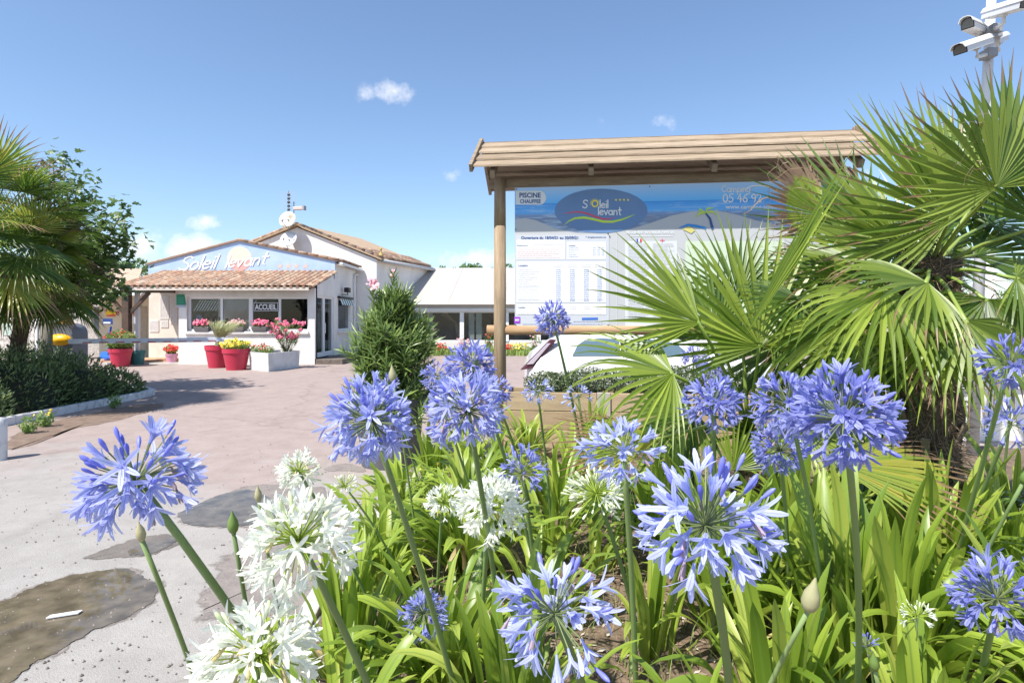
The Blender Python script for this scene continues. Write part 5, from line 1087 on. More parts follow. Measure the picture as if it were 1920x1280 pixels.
def fan(parent, hub, ax, nf, rad, spread, nseg, m, crown, seed=0, droop=.0, fuse=.42, wseg=None, ptip=.0, rows=8, thin=1.0, pet=True, curlside=0):
    rr = random.Random(seed); ax = ax.normalized(); n = (nf - ax * nf.dot(ax)).normalized(); sd = ax.cross(n)
    b = MB(); sp_ = R(spread)
    for k in range(nseg):
        f = (k + .5) / nseg - .5; th = f * sp_ + rr.gauss(0, .12) * sp_ / nseg; ca, sa = math.cos(th), math.sin(th); d = ax * ca + sd * sa; tan = sd * ca - ax * sa
        edge = 1 - .35 * (abs(f) * 2) ** 2.5; l = rad * edge * rr.uniform(.9, 1.06); dth = sp_ / nseg
        wmax = 2 * math.tan(min(dth / 2, .25)) * l * fuse * 1.05 * thin
        dr = droop * rr.uniform(.7, 1.3) * (1 + .8 * abs(f)); brk = rr.random() < .35 * droop
        P_, S_, U_, W_ = [], [], [], []; p = hub.copy(); dirn = (d + n * .10 * math.cos(th * 2)).normalized(); tw = rr.uniform(-.5, .5); bnx = rr.gauss(0, .05)
        for j in range(rows + 1):
            t = j / rows
            P_.append(p.copy()); u = tan.cross(dirn).normalized(); u = u if u.dot(n) > 0 else -u; a = tw * max(0, t - fuse)
            S_.append((tan * math.cos(a) + u * math.sin(a)).normalized()); U_.append(u)
            if t < fuse: w_ = wmax * t / fuse
            else: q = (t - fuse) / (1 - fuse); w_ = wmax * (1 - q ** 1.08) * 1.02
            W_.append(max(w_, .0012))
            g = dr * max(0, t - fuse * .55) ** 1.2 * (2.6 / rows) * (2.2 if brk and t > .6 else 1)
            dirn = (dirn + V((0, 0, -1)) * g * 1.6 + (tan * bnx + n * bnx * .6) * max(0, t - fuse)).normalized(); p = p + dirn * l / rows
        b.strip(P_, S_, U_, W_, .34 if k % 2 else .40)
    pr = parent
    if pet:
        pt = MB(); mid = crown.lerp(hub, .5) + V((0, 0, .05 * (hub - crown).length)); pts = [crown, crown.lerp(mid, .6), mid, mid.lerp(hub, .6), hub + ax * .015]
        pt.tube(pts, [.014, .011, .009, .008, .010], 6); po_ = pt.build('petiole', PET, parent, True); o = b.build('leaf_blade', m, po_); return po_
    return b.build('leaf_blade', m, parent)
def axv(deg, dep=0.0): a = R(deg); return V((math.cos(a) * math.cos(R(dep)), math.sin(R(dep)), math.sin(a) * math.cos(R(dep))))
def trunk(parent, base_, top, r0, r1, seed, fibre=700, m=None):
    rr = random.Random(seed); b = MB(); n = 10; pts = [base_.lerp(top, k / n) + V((rr.uniform(-.01, .01), rr.uniform(-.01, .01), 0)) for k in range(n + 1)]
    b.tube(pts, [r0 + (r1 - r0) * k / n + rr.uniform(-.006, .01) for k in range(n + 1)], 16); tr_ = b.build('trunk', mat('fibrous palm bark', (.14, .10, .07), .95, (.04, .028, .02), 12, .9, 50, stretch=(3, 3, 1)), parent, True)
    b = MB()
    for k in range(fibre):
        t = rr.random(); a = rr.uniform(0, 6.28); p = base_.lerp(top, t); r_ = r0 + (r1 - r0) * t; o = V((math.cos(a), math.sin(a), 0)); q = p + o * r_ * .97; l = rr.uniform(.03, .11); d = (o * rr.uniform(.15, .8) + V((-o.y, o.x, 0)) * rr.gauss(0, .5) + V((0, 0, rr.gauss(.2, .7)))).normalized(); e = d.cross(o).normalized() * .0022
        b.quad(q - e, q + e, q + d * l + e * .3 - V((0, 0, .02)), q + d * l - e * .3 - V((0, 0, .02)))
    b.build('fibre', leafm('palm fibre', (.30, .22, .15), (.12, .08, .05), .1, .8), tr_, kind='stuff')
    b = MB()
    for k in range(26):
        t = .15 + .62 * rr.random(); a = rr.uniform(0, 6.28); p = base_.lerp(top, t); o = V((math.cos(a), math.sin(a), 0)); q = p + o * (r0 + (r1 - r0) * t) * .9; b.beam(q, q + o * .05 + V((0, 0, rr.uniform(.06, .12))), .035, .012, up=o)
    b.build('leaf_base', mat('old leaf base', (.30, .24, .17), .9, (.16, .12, .08), 8), tr_, kind='stuff')
# palm A : young one in the middle
bA = V((1.36, 3.45, bedz(1.36, 3.45))); cA = V((1.37, 3.4, .80))
pA = root('young_fan_palm', 'young bright green fan palm in the middle with long drooping leaflets', 'palm', bA)
trunk(pA, bA, cA, .075, .06, 3, 260)
n0 = V((0, -1, .25))
fan(pA, W(1425, 650, 3.05), axv(97, 8), V((0, -1, .2)), 260 / F * 3.05, 215, 28, FRB, cA, 1, .05, .36)
fan(pA, W(1312, 605, 2.95), axv(152, -4), V((.25, -1, .45)), 235 / F * 2.95, 120, 17, FRB, cA, 2, .14, .42)
fan(pA, W(1262, 700, 2.75), axv(176, -12), V((.1, -.8, .9)), 225 / F * 2.75, 190, 28, FRB, cA, 3, .62, .36)
fan(pA, W(1235, 822, 2.7), axv(184, -8), V((0, -1, .6)), 215 / F * 2.7, 62, 22, FRY, cA, 4, .03, .6)
fan(pA, W(1345, 625, 3.2), axv(120, 30), V((0, -1, .3)), .6, 150, 28, FR, cA, 5, .15)
fan(pA, W(1300, 770, 3.25), axv(215, 10), V((0, -.7, .8)), .55, 200, 26, FR, cA, 6, .7)
fan(pA, W(1545, 625, 2.85), axv(2, -10), V((-.1, -.9, .8)), 190 / F * 2.85, 210, 28, FRB, cA, 7, .80, .34)
fan(pA, W(1450, 700, 3.3), axv(-30, 20), V((0, -.8, .6)), .5, 180, 24, FR, cA, 8, .6)
fan(pA, W(1375, 880, 2.75), axv(62, -10), V((0, -1, .5)), .30, 120, 18, FRB, cA, 9, .12)
fan(pA, W(1495, 800, 2.9), axv(-20, -15), V((0, -.8, .8)), .52, 150, 24, FRB, cA, 10, .45)
fan(pA, W(1180, 900, 3.0), axv(215, 0), V((0, -.7, .7)), .42, 150, 20, FR, cA, 11, .6)
fan(pA, W(1385, 560, 3.35), axv(80, 20), V((0, -1, .3)), .5, 200, 30, FR, cA, 12, .1)
# palm B : the large one with thick trunk
bB = V((2.07, 2.95, bedz(2.07, 2.95))); cB = V((2.12, 2.98, 1.70))
pBm = root('large_fan_palm', 'large fan palm with thick fibrous trunk filling the upper right', 'palm', bB)
trunk(pBm, bB, cB + V((0, 0, .06)), .15, .13, 5, 5200)
def B(px, py, d, deg, dep, nf, rpx, sp_, ns, m, seed, dr=.05, fu=.45, **k):
    ns = max(5, int(ns * .9)) if ns > 6 else ns; fan(pBm, W(px, py, d), axv(deg, dep), V(nf), rpx / F * d, sp_, ns, m, cB, seed, dr, fu, **k)
B(1868, 352, 2.5, 112, -5, (.1, -1, .1), 245, 215, 34, FRTIP, 20, .02, .5)
B(1782, 412, 2.7, 128, 0, (.1, -1, .25), 265, 205, 36, FRTIP, 21, .04, .48)
B(1545, 405, 2.75, 148, -5, (.25, -1, .25), 140, 130, 26, FRBURN, 22, .03, .7)
B(1735, 395, 3.0, 114, 12, (0, -1, .1), 255, 44, 12, FRB, 23, .02, .45)
B(1400, 625, 2.6, 57, 0, (-.55, -.8, .4), 375, 9, 6, FRB, 24, .0, .5, pet=False, thin=1.9)
B(1690, 455, 2.8, 158, -5, (.2, -.9, .4), 240, 150, 32, FRTIP, 25, .15, .5)
B(1900, 300, 3.1, 85, 10, (0, -1, .2), 190, 170, 34, FR, 26, .02, .5)
B(1960, 420, 2.6, 70, -5, (-.2, -1, .3), 230, 190, 34, FR, 27, .05, .5)
B(1800, 330, 3.3, 100, 20, (0, -1, .2), 170, 170, 30, FRB, 28, .02, .5)
B(1650, 520, 2.9, 175, 5, (.1, -.7, .8), 210, 190, 30, FRTIP, 29, .5)
B(1700, 560, 2.6, 205, -15, (.1, -.6, .9), 190, 200, 30, FRB, 30, .75, .36)
B(1600, 560, 3.2, 160, 20, (0, -.8, .6), 200, 180, 30, FR, 31, .35)
B(1850, 560, 2.6, 260, -20, (0, -.8, .6), 190, 200, 28, FR, 32, .8)
B(1905, 520, 2.6, 320, -10, (0, -.8, .8), 200, 200, 30, FRTIP, 33, .6)
B(1760, 640, 2.5, 230, -25, (.1, -.6, .9), 190, 190, 28, FRB, 34, .85, .34)
B(1830, 480, 3.3, 40, 35, (0, -.8, .6), 210, 200, 30, FR, 35, .3)
B(1640, 470, 3.2, 145, 30, (0, -.9, .5), 200, 180, 30, FRTIP, 36, .2)
B(1560, 865, 2.35, -12, -5, (0, -.8, .9), 270, 80, 24, FRY, 37, .30, .5)
B(1720, 600, 3.3, 250, 40, (0, -.5, .9), 210, 200, 28, FR, 38, .8)
B(1880, 640, 2.9, 285, 10, (0, -.8, .5), 150, 160, 22, FRD, 39, 1.2)
B(1790, 590, 3.0, 270, -10, (0, -.9, .3), 150, 150, 22, FRD, 40, 1.0)
B(1600, 620, 2.9, 200, -5, (0, -.7, .7), 190, 180, 26, FR, 41, .5)
B(1740, 530, 2.5, 190, -20, (.1, -.7, .8), 200, 170, 26, FRTIP, 42, .55)
B(1660, 640, 3.0, 225, 0, (0, -.7, .7), 180, 180, 26, FR, 43, .8)
B(1580, 700, 3.4, 250, 30, (0, -.6, .9), 180, 180, 24, FR, 44, .9)
B(1660, 545, 2.45, 235, -25, (0.1, -0.5, 0.9), 230, 170, 26, FRB, 60, 0.9, .4)
B(1590, 600, 2.7, 250, -10, (0, -0.5, 0.9), 220, 170, 24, FRTIP, 61, 0.9, .4)
B(1810, 600, 2.4, 280, -20, (0, -0.5, 0.9), 220, 180, 24, FRTIP, 62, 0.95, .4)
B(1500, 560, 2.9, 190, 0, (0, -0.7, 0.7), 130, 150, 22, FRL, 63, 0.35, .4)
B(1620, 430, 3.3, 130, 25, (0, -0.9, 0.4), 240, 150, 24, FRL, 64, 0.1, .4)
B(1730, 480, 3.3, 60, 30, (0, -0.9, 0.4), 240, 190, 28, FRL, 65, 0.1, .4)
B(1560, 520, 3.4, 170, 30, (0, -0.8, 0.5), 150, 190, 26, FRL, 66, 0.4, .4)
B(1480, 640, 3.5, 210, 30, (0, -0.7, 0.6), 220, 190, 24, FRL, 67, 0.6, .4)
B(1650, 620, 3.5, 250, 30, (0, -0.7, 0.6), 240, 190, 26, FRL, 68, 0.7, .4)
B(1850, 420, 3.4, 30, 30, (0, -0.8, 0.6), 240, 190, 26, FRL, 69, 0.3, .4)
# dried hanging strips and scorched curly tips
b = MB(); rr = random.Random(9)
for (px, py, d) in [(1500 + rr.uniform(-60, 30), 300 + rr.uniform(-10, 150), 2.6) for _ in range(22)] + [(1800 + rr.uniform(-60, 110), 230 + rr.uniform(0, 90), 2.45) for _ in range(16)] + [(rr.uniform(1650, 1910), rr.uniform(520, 640), 2.6) for _ in range(26)]:
    p = W(px, py, d); a = rr.uniform(90, 200); pts = [p]; dv = axv(a, rr.uniform(-30, 30))
    for j in range(6): dv = (dv + V((rr.gauss(0, .35), rr.gauss(0, .3), rr.gauss(-.25, .3)))).normalized(); pts.append(pts[-1] + dv * .025)
    s_ = dv.orthogonal().normalized(); b.strip(pts, [s_] * 7, [dv.cross(s_)] * 7, [.006, .006, .005, .004, .003, .002, .001], .3)
b.build('dry_tip', FRD, pBm)
b = MB()
for k in range(1500):
    d = V((rr.gauss(0, 1), rr.gauss(0, 1), rr.gauss(0, 1))).normalized() * rr.random() ** .33; c = W(1700, 455, 2.95) + V((d.x * .15, d.y * .12, d.z * .17)); s_ = .006; i = len(b.v)
    b.v += [c + V(q) * s_ for q in ((1, 0, 0), (-1, 0, 0), (0, 1, 0), (0, -1, 0), (0, 0, 1), (0, 0, -1))]
    for f in ((0, 2, 4), (2, 1, 4), (1, 3, 4), (3, 0, 4), (2, 0, 5), (1, 2, 5), (3, 1, 5), (0, 3, 5)): b.face(tuple(i + q for q in f))
b.build('berries', leafm('green berries', (.06, .09, .03), (.12, .15, .06), .05, .4), pBm, True)
b = MB()
for k in range(34): d = V((rr.gauss(0, 1), rr.gauss(0, 1), rr.gauss(0, 1))).normalized(); b.tube([cB + V((0, 0, .1)), W(1715, 480, 2.95), W(1700, 455, 2.95) + V((d.x * .14, d.y * .11, d.z * .16))], [.006, .004, .002], 4)
b.build('fruit_stalk', PET, pBm)
# left palms
def leftpalm(label, base_, crown, nfr, plen, rad, seed, extra=()):
    o = root('tall_fan_palm', label, 'palm', base_); trunk(o, base_, crown, .12, .10, seed, 900); rr = random.Random(seed)
    for k in range(nfr):
        t = (k + .5) / nfr; el = R(80 - 125 * t ** .9); az = k * 2.4 + rr.uniform(-.3, .3); o_ = V((math.cos(az), math.sin(az), 0)); d = (o_ * math.cos(el) + V((0, 0, 1)) * math.sin(el)).normalized()
        hub = crown + V((0, 0, .1)) + d * plen * rr.uniform(.8, 1.1) - V((0, 0, .05 + .12 * t)); ax = (d + V((0, 0, -.25 - .35 * t))).normalized(); side_ = ax.cross(V((0, 0, 1))).normalized(); nf = side_.cross(ax); nf = nf if nf.z > 0 else -nf
        fan(o, hub, ax, nf + V((0, 0, .1)), rad * rr.uniform(.85, 1.1), 190, 30, FRY if k % 7 == 5 else (FRBURN if k % 6 == 2 else (FRL if k % 3 else FR)), crown, seed * 100 + k, .16 + .4 * t, .42, rows=6)
    for k in range(9):
        az = rr.uniform(0, 6.28); o_ = V((math.cos(az), math.sin(az), 0)); hub = crown + o_ * .35 + V((0, 0, -.45)); fan(o, hub, (o_ * .45 + V((0, 0, -1))).normalized(), o_ + V((0, 0, .4)), rad * .8, 120, 20, FRD if k % 2 else FRBURN, crown, seed * 200 + k, .3, rows=5)
leftpalm('tall fan palm at the left edge with a shaggy crown against the sky', V((-8.1, 8.9, .05)), V((-7.95, 8.9, 2.75)), 50, .95, .80, 7)
leftpalm('shorter fan palm right of the left edge palm with yellowing lower fronds', V((-8.5, 9.9, .05)), V((-7.95, 9.7, 2.2)), 40, .70, .74, 11)
# fig tree
fg = root('fig_tree', 'broad leaved fig tree reaching out to the right behind the left palms', 'tree', (-9.6, 12.0, 0)); rr = random.Random(13)
tg = MB(); f0 = V((-9.6, 12.0, 0)); fork = V((-9.5, 12, 1.6)); tg.tube([f0, fork], [.14, .10], 8)
tips = [(100, 300), (125, 292), (150, 330), (175, 358), (205, 400), (232, 395), (242, 440), (190, 420), (160, 380), (130, 350), (150, 440), (205, 470), (235, 480), (170, 500), (120, 420), (110, 480), (215, 520), (185, 540), (130, 530), (90, 340), (145, 560), (235, 540), (60, 330), (200, 440), (175, 460), (100, 520), (150, 520), (110, 380), (90, 430)]
FIG = leafm('fig leaves', (.04, .09, .02), (.13, .20, .05), .3, .4, stripe=(.2, .28, .11)); figs = []
for (px, py) in tips:
    d = 11.6 + rr.uniform(-.7, .7); tp = W(px, py, d); m1 = fork.lerp(tp, .5) + V((rr.uniform(-.1, .1), rr.uniform(-.2, .2), rr.uniform(-.2, .1))); tg.tube([fork, m1, tp], [.05, .022, .007], 5)
    for k in range(110): t = 1 - .6 * rr.random() ** 1.5; p = (fork.lerp(m1, t * 2) if t < .5 else m1.lerp(tp, t * 2 - 1)); figs.append((p + V((rr.gauss(0, .13), rr.gauss(0, .2), rr.gauss(0, .12))), tp))
tg.build('trunk', mat('fig bark', (.22, .2, .17), .9, (.14, .12, .1), 8), fg, True)
def lobed():
    b = MB(); pts = [(0, 0), (.25, .12), (.42, .05), (.45, .28), (.30, .38), (.46, .62), (.28, .66), (.18, .60), (.16, .9), (0, 1.02)]; pts = pts + [(-x, y) for x, y in pts[-2:0:-1]]
    b.v = [V((x * .8, y, .12 * abs(x) - .12 * y * y)) for x, y in pts] + [V((0, .4, .03))]; c = len(b.v) - 1
    for k in range(c): b.face((c, k, (k + 1) % c), 0, [(.5, .5), (0, .5), (0, .5)])
    return b.mesh('leaf', FIG)
LB = lobed(); figs.sort(key=lambda q: q[0].y); big = MB()
for k, (p, tp) in enumerate(figs):
    s_ = rr.uniform(.11, .18); z = V((rr.gauss(0, .6), rr.gauss(-.3, .6), 1)).normalized(); y = V((rr.gauss(.2, 1), rr.gauss(-.2, 1), rr.gauss(-.5, .5))); y = (y - z * y.dot(z)).normalized(); x = y.cross(z); M_ = frame(p, x, y, z) @ Matrix.Scale(s_, 4)
    if k < 300: inst('leaf', LB, M_, fg)
    else:
        i = len(big.v); big.v += [M_ @ v_.co for v_ in LB.vertices]; c = len(LB.vertices) - 1
        for q in range(c): big.face((i + c, i + q, i + (q + 1) % c), 0, [(.5, .5), (0, .5), (0, .5)])
big.build('foliage', FIG, fg, kind='stuff')

# ------------------------------------------------------------------ agapanthus leaves
AL = leafm('agapanthus leaf', (.13, .215, .02), (.34, .44, .055), .34, .40, tip=(.36, .28, .12), tipat=1.06, stripe=(.17, .27, .04), c3=(.34, .40, .07), spec=.6)
ALD = leafm('agapanthus leaf shade tone', (.06, .12, .025), (.12, .20, .04), .2, .35, stripe=(.10, .17, .04))  # leaf colour darkened for the shade under the large palm
def strap(seed, ln, el, bend, wd, kink=0):
    rr = random.Random(seed); b = MB(); rows = 11; p = V((0, 0, 0)); e = R(el); P_, S_, U_, W_ = [], [], [], []
    for j in range(rows + 1):
        t = j / rows; P_.append(p.copy()); d = V((math.cos(e), 0, math.sin(e))); S_.append(V((0, 1, 0))); U_.append(V((-math.sin(e), 0, math.cos(e))))
        W_.append(wd * (.6 + .4 * min(1, t * 3)) * (1 if t < .72 else max(.04, math.cos((t - .72) / .28 * math.pi / 2) ** .8)))
        e -= R(bend) * (t ** 1.3) / rows * 2.2 + (R(kink) if j == int(rows * .55) else 0); p = p + d * ln / rows + V((0, rr.uniform(-.003, .003), 0))
    b.strip(P_, S_, U_, W_, .16); return b.mesh('leaf', AL, True)
rr = random.Random(90); STR = []
for k in range(14): STR.append(strap(k, rr.uniform(.46, .68), rr.uniform(48, 86), rr.uniform(45, 125), rr.uniform(.032, .050), 35 if k % 5 == 4 else 0))
STRU = [strap(300 + k, rr.uniform(.62, .78), rr.uniform(76, 89), rr.uniform(18, 50), rr.uniform(.038, .052)) for k in range(7)]
DEADM = leafm('withered strap', (.36, .27, .12), (.50, .42, .18), .2, .6, c3=(.22, .15, .08))
DEAD = []
for k in range(4): me = strap(200 + k, .42, 30 + 8 * k, 110, .022, 50); me.materials.clear(); me.materials.append(DEADM); DEAD.append(me)
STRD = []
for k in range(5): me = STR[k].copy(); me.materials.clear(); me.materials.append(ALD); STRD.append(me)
CL = [(-.42, 5.25, .85, 26, 'back of the bed against the left end of the raised planter'), (.15, 5.35, .9, 24, 'back of the bed against the middle of the raised planter'), (.75, 5.3, .85, 20, 'back of the bed below the palm, against the right of the planter'),
      (-.62, 4.55, .9, 30, 'beside the kerb just right of the oleander pot'), (-.15, 4.5, .95, 28, 'behind the white blooms, in the second row from the planter'), (.45, 4.45, .95, 24, 'behind the green budding white bloom'),
      (-.72, 3.8, .95, 30, 'by the kerb left of the white blooms'), (-.3, 3.7, 1.0, 34, 'directly behind the large white bloom pair'), (.3, 3.75, 1.0, 24, 'under the deep blue bloom in the middle of the bed'),
      (-.66, 3.0, .95, 36, 'left corner of the bed below the oleander'), (-.22, 2.95, 1.0, 40, 'centre left, below the white bloom pair'), (.22, 3.15, .8, 18, 'thin clump beside the bare mulch'),
      (-.60, 2.2, .9, 34, 'front left corner, right of the lowest white bloom'), (-.22, 2.05, .9, 30, 'front centre left, around the low blue bloom'), (.80, 3.0, 1.0, 34, 'right of the bare mulch under the pale blue bloom'),
      (.85, 2.3, 1.0, 40, 'right of the mulch in the front'), (1.25, 2.55, 1.1, 44, 'centre right below the large deep blue bloom'), (1.7, 2.35, 1.1, 44, 'right, in front of the palm trunk'),
      (1.3, 1.95, 1.05, 38, 'front right around the pale green bud'), (1.75, 1.85, 1.0, 34, 'front right corner'), (2.1, 2.5, .9, 24, 'far right beside the palm trunk'),
      (.75, 1.65, .85, 26, 'front, right of the pale blue foreground bloom'), (1.05, 1.5, .8, 26, 'very front at the right bottom'), (1.45, 3.0, 1.0, 30, 'at the foot of the young palm'), (-.5, 1.72, .8, 22, 'lowest at the front left behind the fading white bloom'),
      (.42, 2.95, .7, 9, 'thin tuft at the back of the bare mulch'), (.52, 2.2, .75, 10, 'thin tuft at the right of the bare mulch'), (.12, 2.35, .8, 13, 'left of the bare mulch'), (.5, 1.5, .8, 16, 'bottom centre under the loose pale blue bloom'), (1.1, 1.95, 1.1, 26, 'between the front right clumps'), (.0, 1.6, .85, 18, 'bottom left of centre, large broad leaves'), (1.6, 1.45, .95, 26, 'bottom right corner'), (2.2, 2.1, 1.0, 28, 'right edge below the palm trunk')]
rr = random.Random(91)
def clump(x, y, sc_, n, label, S, bias=None):
    z = bedz(x, y); o = root('agapanthus_clump', label, 'plant', (x, y, z), 'agapanthus leaf clumps in the bed')
    for k in range(n):
        a = rr.uniform(0, 6.28); me = rr.choice(S) if rr.random() > .05 else rr.choice(DEAD); s_ = sc_ * rr.uniform(.72, 1.12) * .93; q = Matrix.Translation(V((x, y, z - .01)) + V((math.cos(a), math.sin(a), 0)) * rr.uniform(.0, .09)) @ Matrix.Rotation(a, 4, 'Z') @ Matrix.Rotation(rr.gauss(0, .12), 4, 'X') @ Matrix.Rotation(rr.uniform(-.25, .12), 4, 'Y') @ Matrix.Diagonal((s_, s_ * rr.uniform(.85, 1.2), s_, 1))
        inst('leaf', me, q, o)
for (x, y, s_, n, lab) in CL: clump(x, y, s_, int(n * 2.2), 'green agapanthus clump ' + lab, STR + STRU if 'right' in lab or 'large broad' in lab else STR)
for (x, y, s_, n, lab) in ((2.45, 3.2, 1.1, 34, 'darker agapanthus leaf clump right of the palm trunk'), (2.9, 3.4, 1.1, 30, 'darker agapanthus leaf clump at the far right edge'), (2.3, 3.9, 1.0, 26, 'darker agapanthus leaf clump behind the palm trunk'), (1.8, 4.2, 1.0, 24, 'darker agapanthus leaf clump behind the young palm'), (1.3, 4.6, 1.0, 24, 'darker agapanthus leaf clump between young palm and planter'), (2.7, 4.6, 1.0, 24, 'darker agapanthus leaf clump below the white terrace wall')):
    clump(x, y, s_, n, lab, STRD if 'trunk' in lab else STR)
# ------------------------------------------------------------------ agapanthus blooms
BLUE = leafm('agapanthus blue', (.34, .37, .64), (.50, .53, .76), .38, .45, stripe=(.22, .24, .55), spec=.3)
DEEP = leafm('agapanthus deep blue', (.22, .24, .55), (.38, .41, .70), .36, .45, stripe=(.13, .14, .43), spec=.3)
PALE = leafm('agapanthus pale blue', (.42, .46, .73), (.55, .59, .82), .38, .45, stripe=(.28, .31, .63), spec=.3)
WHT = leafm('agapanthus white', (.80, .80, .76), (.74, .76, .68), .35, .5, spec=.3)
BUDB = leafm('blue bud', (.16, .18, .60), (.26, .28, .75), .2, .4); BUDW = leafm('white bud', (.74, .76, .62), (.62, .68, .42), .25, .4)
PEDB = leafm('dark pedicel', (.16, .20, .10), (.20, .25, .10), .1, .5); PEDW = leafm('lime pedicel', (.30, .42, .05), (.38, .48, .08), .2, .5)
def floret(flare, seed, m, wd=.215):
    rr = random.Random(seed); b = MB(); prof = [(0, .045, .05), (.25, .06, .085), (.46, .10, wd * .72), (.66, .10 + flare * .40, wd * .95), (.86, .10 + flare * .9, wd * .86), (.98, .10 + flare * 1.25, .07)]
    for k in range(6):
        a = k * math.pi / 3 + rr.uniform(-.1, .1); o = V((math.cos(a), math.sin(a), 0)); s_ = V((-math.sin(a), math.cos(a), 0)); fz_ = rr.uniform(.85, 1.12)
        P_ = [V((0, 0, z)) + o * (r_ if z < .5 else .12 + (r_ - .12) * fz_) for z, r_, w_ in prof]; b.strip(P_, [s_] * 6, [o * -1] * 6, [w_ for _, _, w_ in prof], .16 if k % 2 else .10)
    for k in range(5):
        a = k * 1.257 + .3; o = V((math.cos(a), math.sin(a), 0)) * .10; s_ = V((-math.sin(a), math.cos(a), 0)); b.strip([V((0, 0, .3)), V((0, 0, .7)) + o, V((0, 0, .88)) + o * 1.6], [s_] * 3, [o] * 3, [.014, .012, .03], 0)
    return b.mesh('floret', m, True)
def budmesh(m):
    b = MB(); b.lathe((0, 0, 0), [(.02, 0), (.06, .12), (.095, .35), (.13, .62), (.11, .85), (.03, 1.0)], 7); return b.mesh('bud', m, True)
WILT = {'b': leafm('faded lilac petal', (.46, .36, .46), (.36, .28, .30), .3, .6), 'w': leafm('fading cream petal', (.62, .58, .30), (.50, .42, .22), .3, .6)}
FM = {}
for nm, m, bm_, pm in (('b', BLUE, BUDB, PEDB), ('d', DEEP, BUDB, PEDB), ('p', PALE, BUDB, PEDB), ('w', WHT, BUDW, PEDW)):
    FM[nm] = ([floret(f, i, m) for i, f in enumerate((.14, .22, .30, .40, .52, .62))], budmesh(bm_), pm, floret(.03, 9, WILT['w' if nm == 'w' else 'b'], .13))
def align(p, d, roll, s_):
    q = d.to_track_quat('Z', 'Y').to_matrix().to_4x4(); return Matrix.Translation(p) @ q @ Matrix.Rotation(roll, 4, 'Z') @ Matrix.Scale(s_, 4)
def bloom(px, py, rp, kind, label, k=.1, db_=.35, dens=60, budtop=.3, sparse=0, seed=1, real=None, droop=.35, hang=-.55, d=None, flat=1.0):
    rr = random.Random(seed * 7 + 3); Rr_ = real or .096; d = d or F * Rr_ / rp; C = W(px, py, d); yb = d + db_; zb = None
    X0 = C.x; 
    for _ in range(4):
        zb = bedz(max(X0, kx(yb) + .1), yb) if yb < 5.8 else .1; pyb = CY + F * (CH - zb) / yb; pxb = px + k * (pyb - py); X0 = (pxb - CX) / F * yb
    X0 = max(X0, kx(yb) + .12); Bs = V((X0, yb, zb)); sd_ = (C - Bs).normalized()
    o = root('agapanthus_flower', label, 'flower', Bs); fl_, bud_, pm, wilt_ = FM[kind]
    b = MB(); ctrl = Bs.lerp(C, .5) + V(((C.x - Bs.x) * -.10, 0, .05 + rr.uniform(-.03, .03))); pts = []
    for j in range(9): t = j / 8; pts.append(Bs.lerp(ctrl, t).lerp(ctrl.lerp(C, t), t))
    b.tube(pts, [.0085 * (Rr_ / .096) * (1 - .25 * j / 8) for j in range(9)], 8); st = b.build('stem', STEM, o, True)
    ped = MB(); um = []
    n = int(dens * 1.35); up_ = (sd_ * .5 + Zv * .5).normalized(); sideq = up_.to_track_quat('Z', 'Y')
    for i in range(n):
        z = 1 - (i + .5) / n * (1 - hang); ph = i * 2.39996 + rr.uniform(-.25, .25); r_ = math.sqrt(max(0, 1 - z * z)); v = sideq @ V((r_ * math.cos(ph), r_ * math.sin(ph), z * flat))
        if rr.random() < sparse: continue
        isbud = rr.random() < budtop * (1.6 if z > .45 else .35)
        v = (v + V((rr.gauss(0, .15), rr.gauss(0, .15), rr.gauss(0, .15)))).normalized(); lop = 1 + .13 * math.sin(ph * 1.0 + seed) * r_ + .10 * math.sin(ph * .5 * 3 + seed * 2 + z * 3)
        if noise1(v.x * 2.6 + seed, v.z * 2.6, seed) > .55 and rr.random() < .6: continue
        L1 = Rr_ * lop * (rr.uniform(.42, .70) if not isbud else rr.uniform(.50, .78)); fd = (v + V((0, 0, -droop * rr.uniform(.6, 1.5) * (1.2 - max(0, z))))).normalized() if not isbud else (v + V((0, 0, .25))).normalized()
        p1 = C + v * L1 * .55; p2 = C + v * L1; ped.tube([C + v * .004, p1, p2], [.0011, .001, .0012], 4, cap=False)
        s_ = Rr_ * (rr.uniform(.32, .43) if not isbud else rr.uniform(.24, .34)); wl_ = (not isbud) and rr.random() < (.16 if seed == 3 else .07)
        if wl_: fd = (fd + V((0, 0, -1.2))).normalized(); s_ *= .8
        um.append((2 if wl_ else isbud, align(p2, fd, rr.uniform(0, 6.28), s_)))
    pb = ped.build('pedicels', pm, o)
    for isbud, M_ in um: inst('bud' if isbud == 1 else 'floret', wilt_ if isbud == 2 else (bud_ if isbud else rr.choice(fl_)), M_, pb)
A_ = 'agapanthus bloom'
bloom(255, 900, 112, 'b', 'large blue %s at the far left in front of the puddles' % A_, .64, .55, 74, .42, seed=1, flat=.8, hang=-.5, droop=.5)
bloom(560, 1012, 104, 'w', 'large pure white %s at the lower centre left' % A_, .42, .45, 84, .3, seed=2, droop=.15)
bloom(487, 1228, 112, 'w', 'lowest fading white %s at the bottom edge with yellowing petals' % A_, .3, .4, 80, .15, seed=3, droop=.45)
bloom(697, 790, 88, 'b', 'large blue %s directly in front of the oleander pot' % A_, .30, .55, 78, .3, seed=4, droop=.35)
bloom(877, 770, 76, 'b', 'blue %s right of the oleander pot, second of the large pair' % A_, .14, .55, 76, .25, seed=5)
bloom(560, 884, 42, 'w', 'small round white %s above the large pure white one' % A_, .5, .3, 60, .3, seed=6, real=.075)
bloom(646, 912, 28, 'w', 'small half open white %s over the road right of the round white one' % A_, .55, .3, 30, .75, seed=7, real=.055, hang=0)
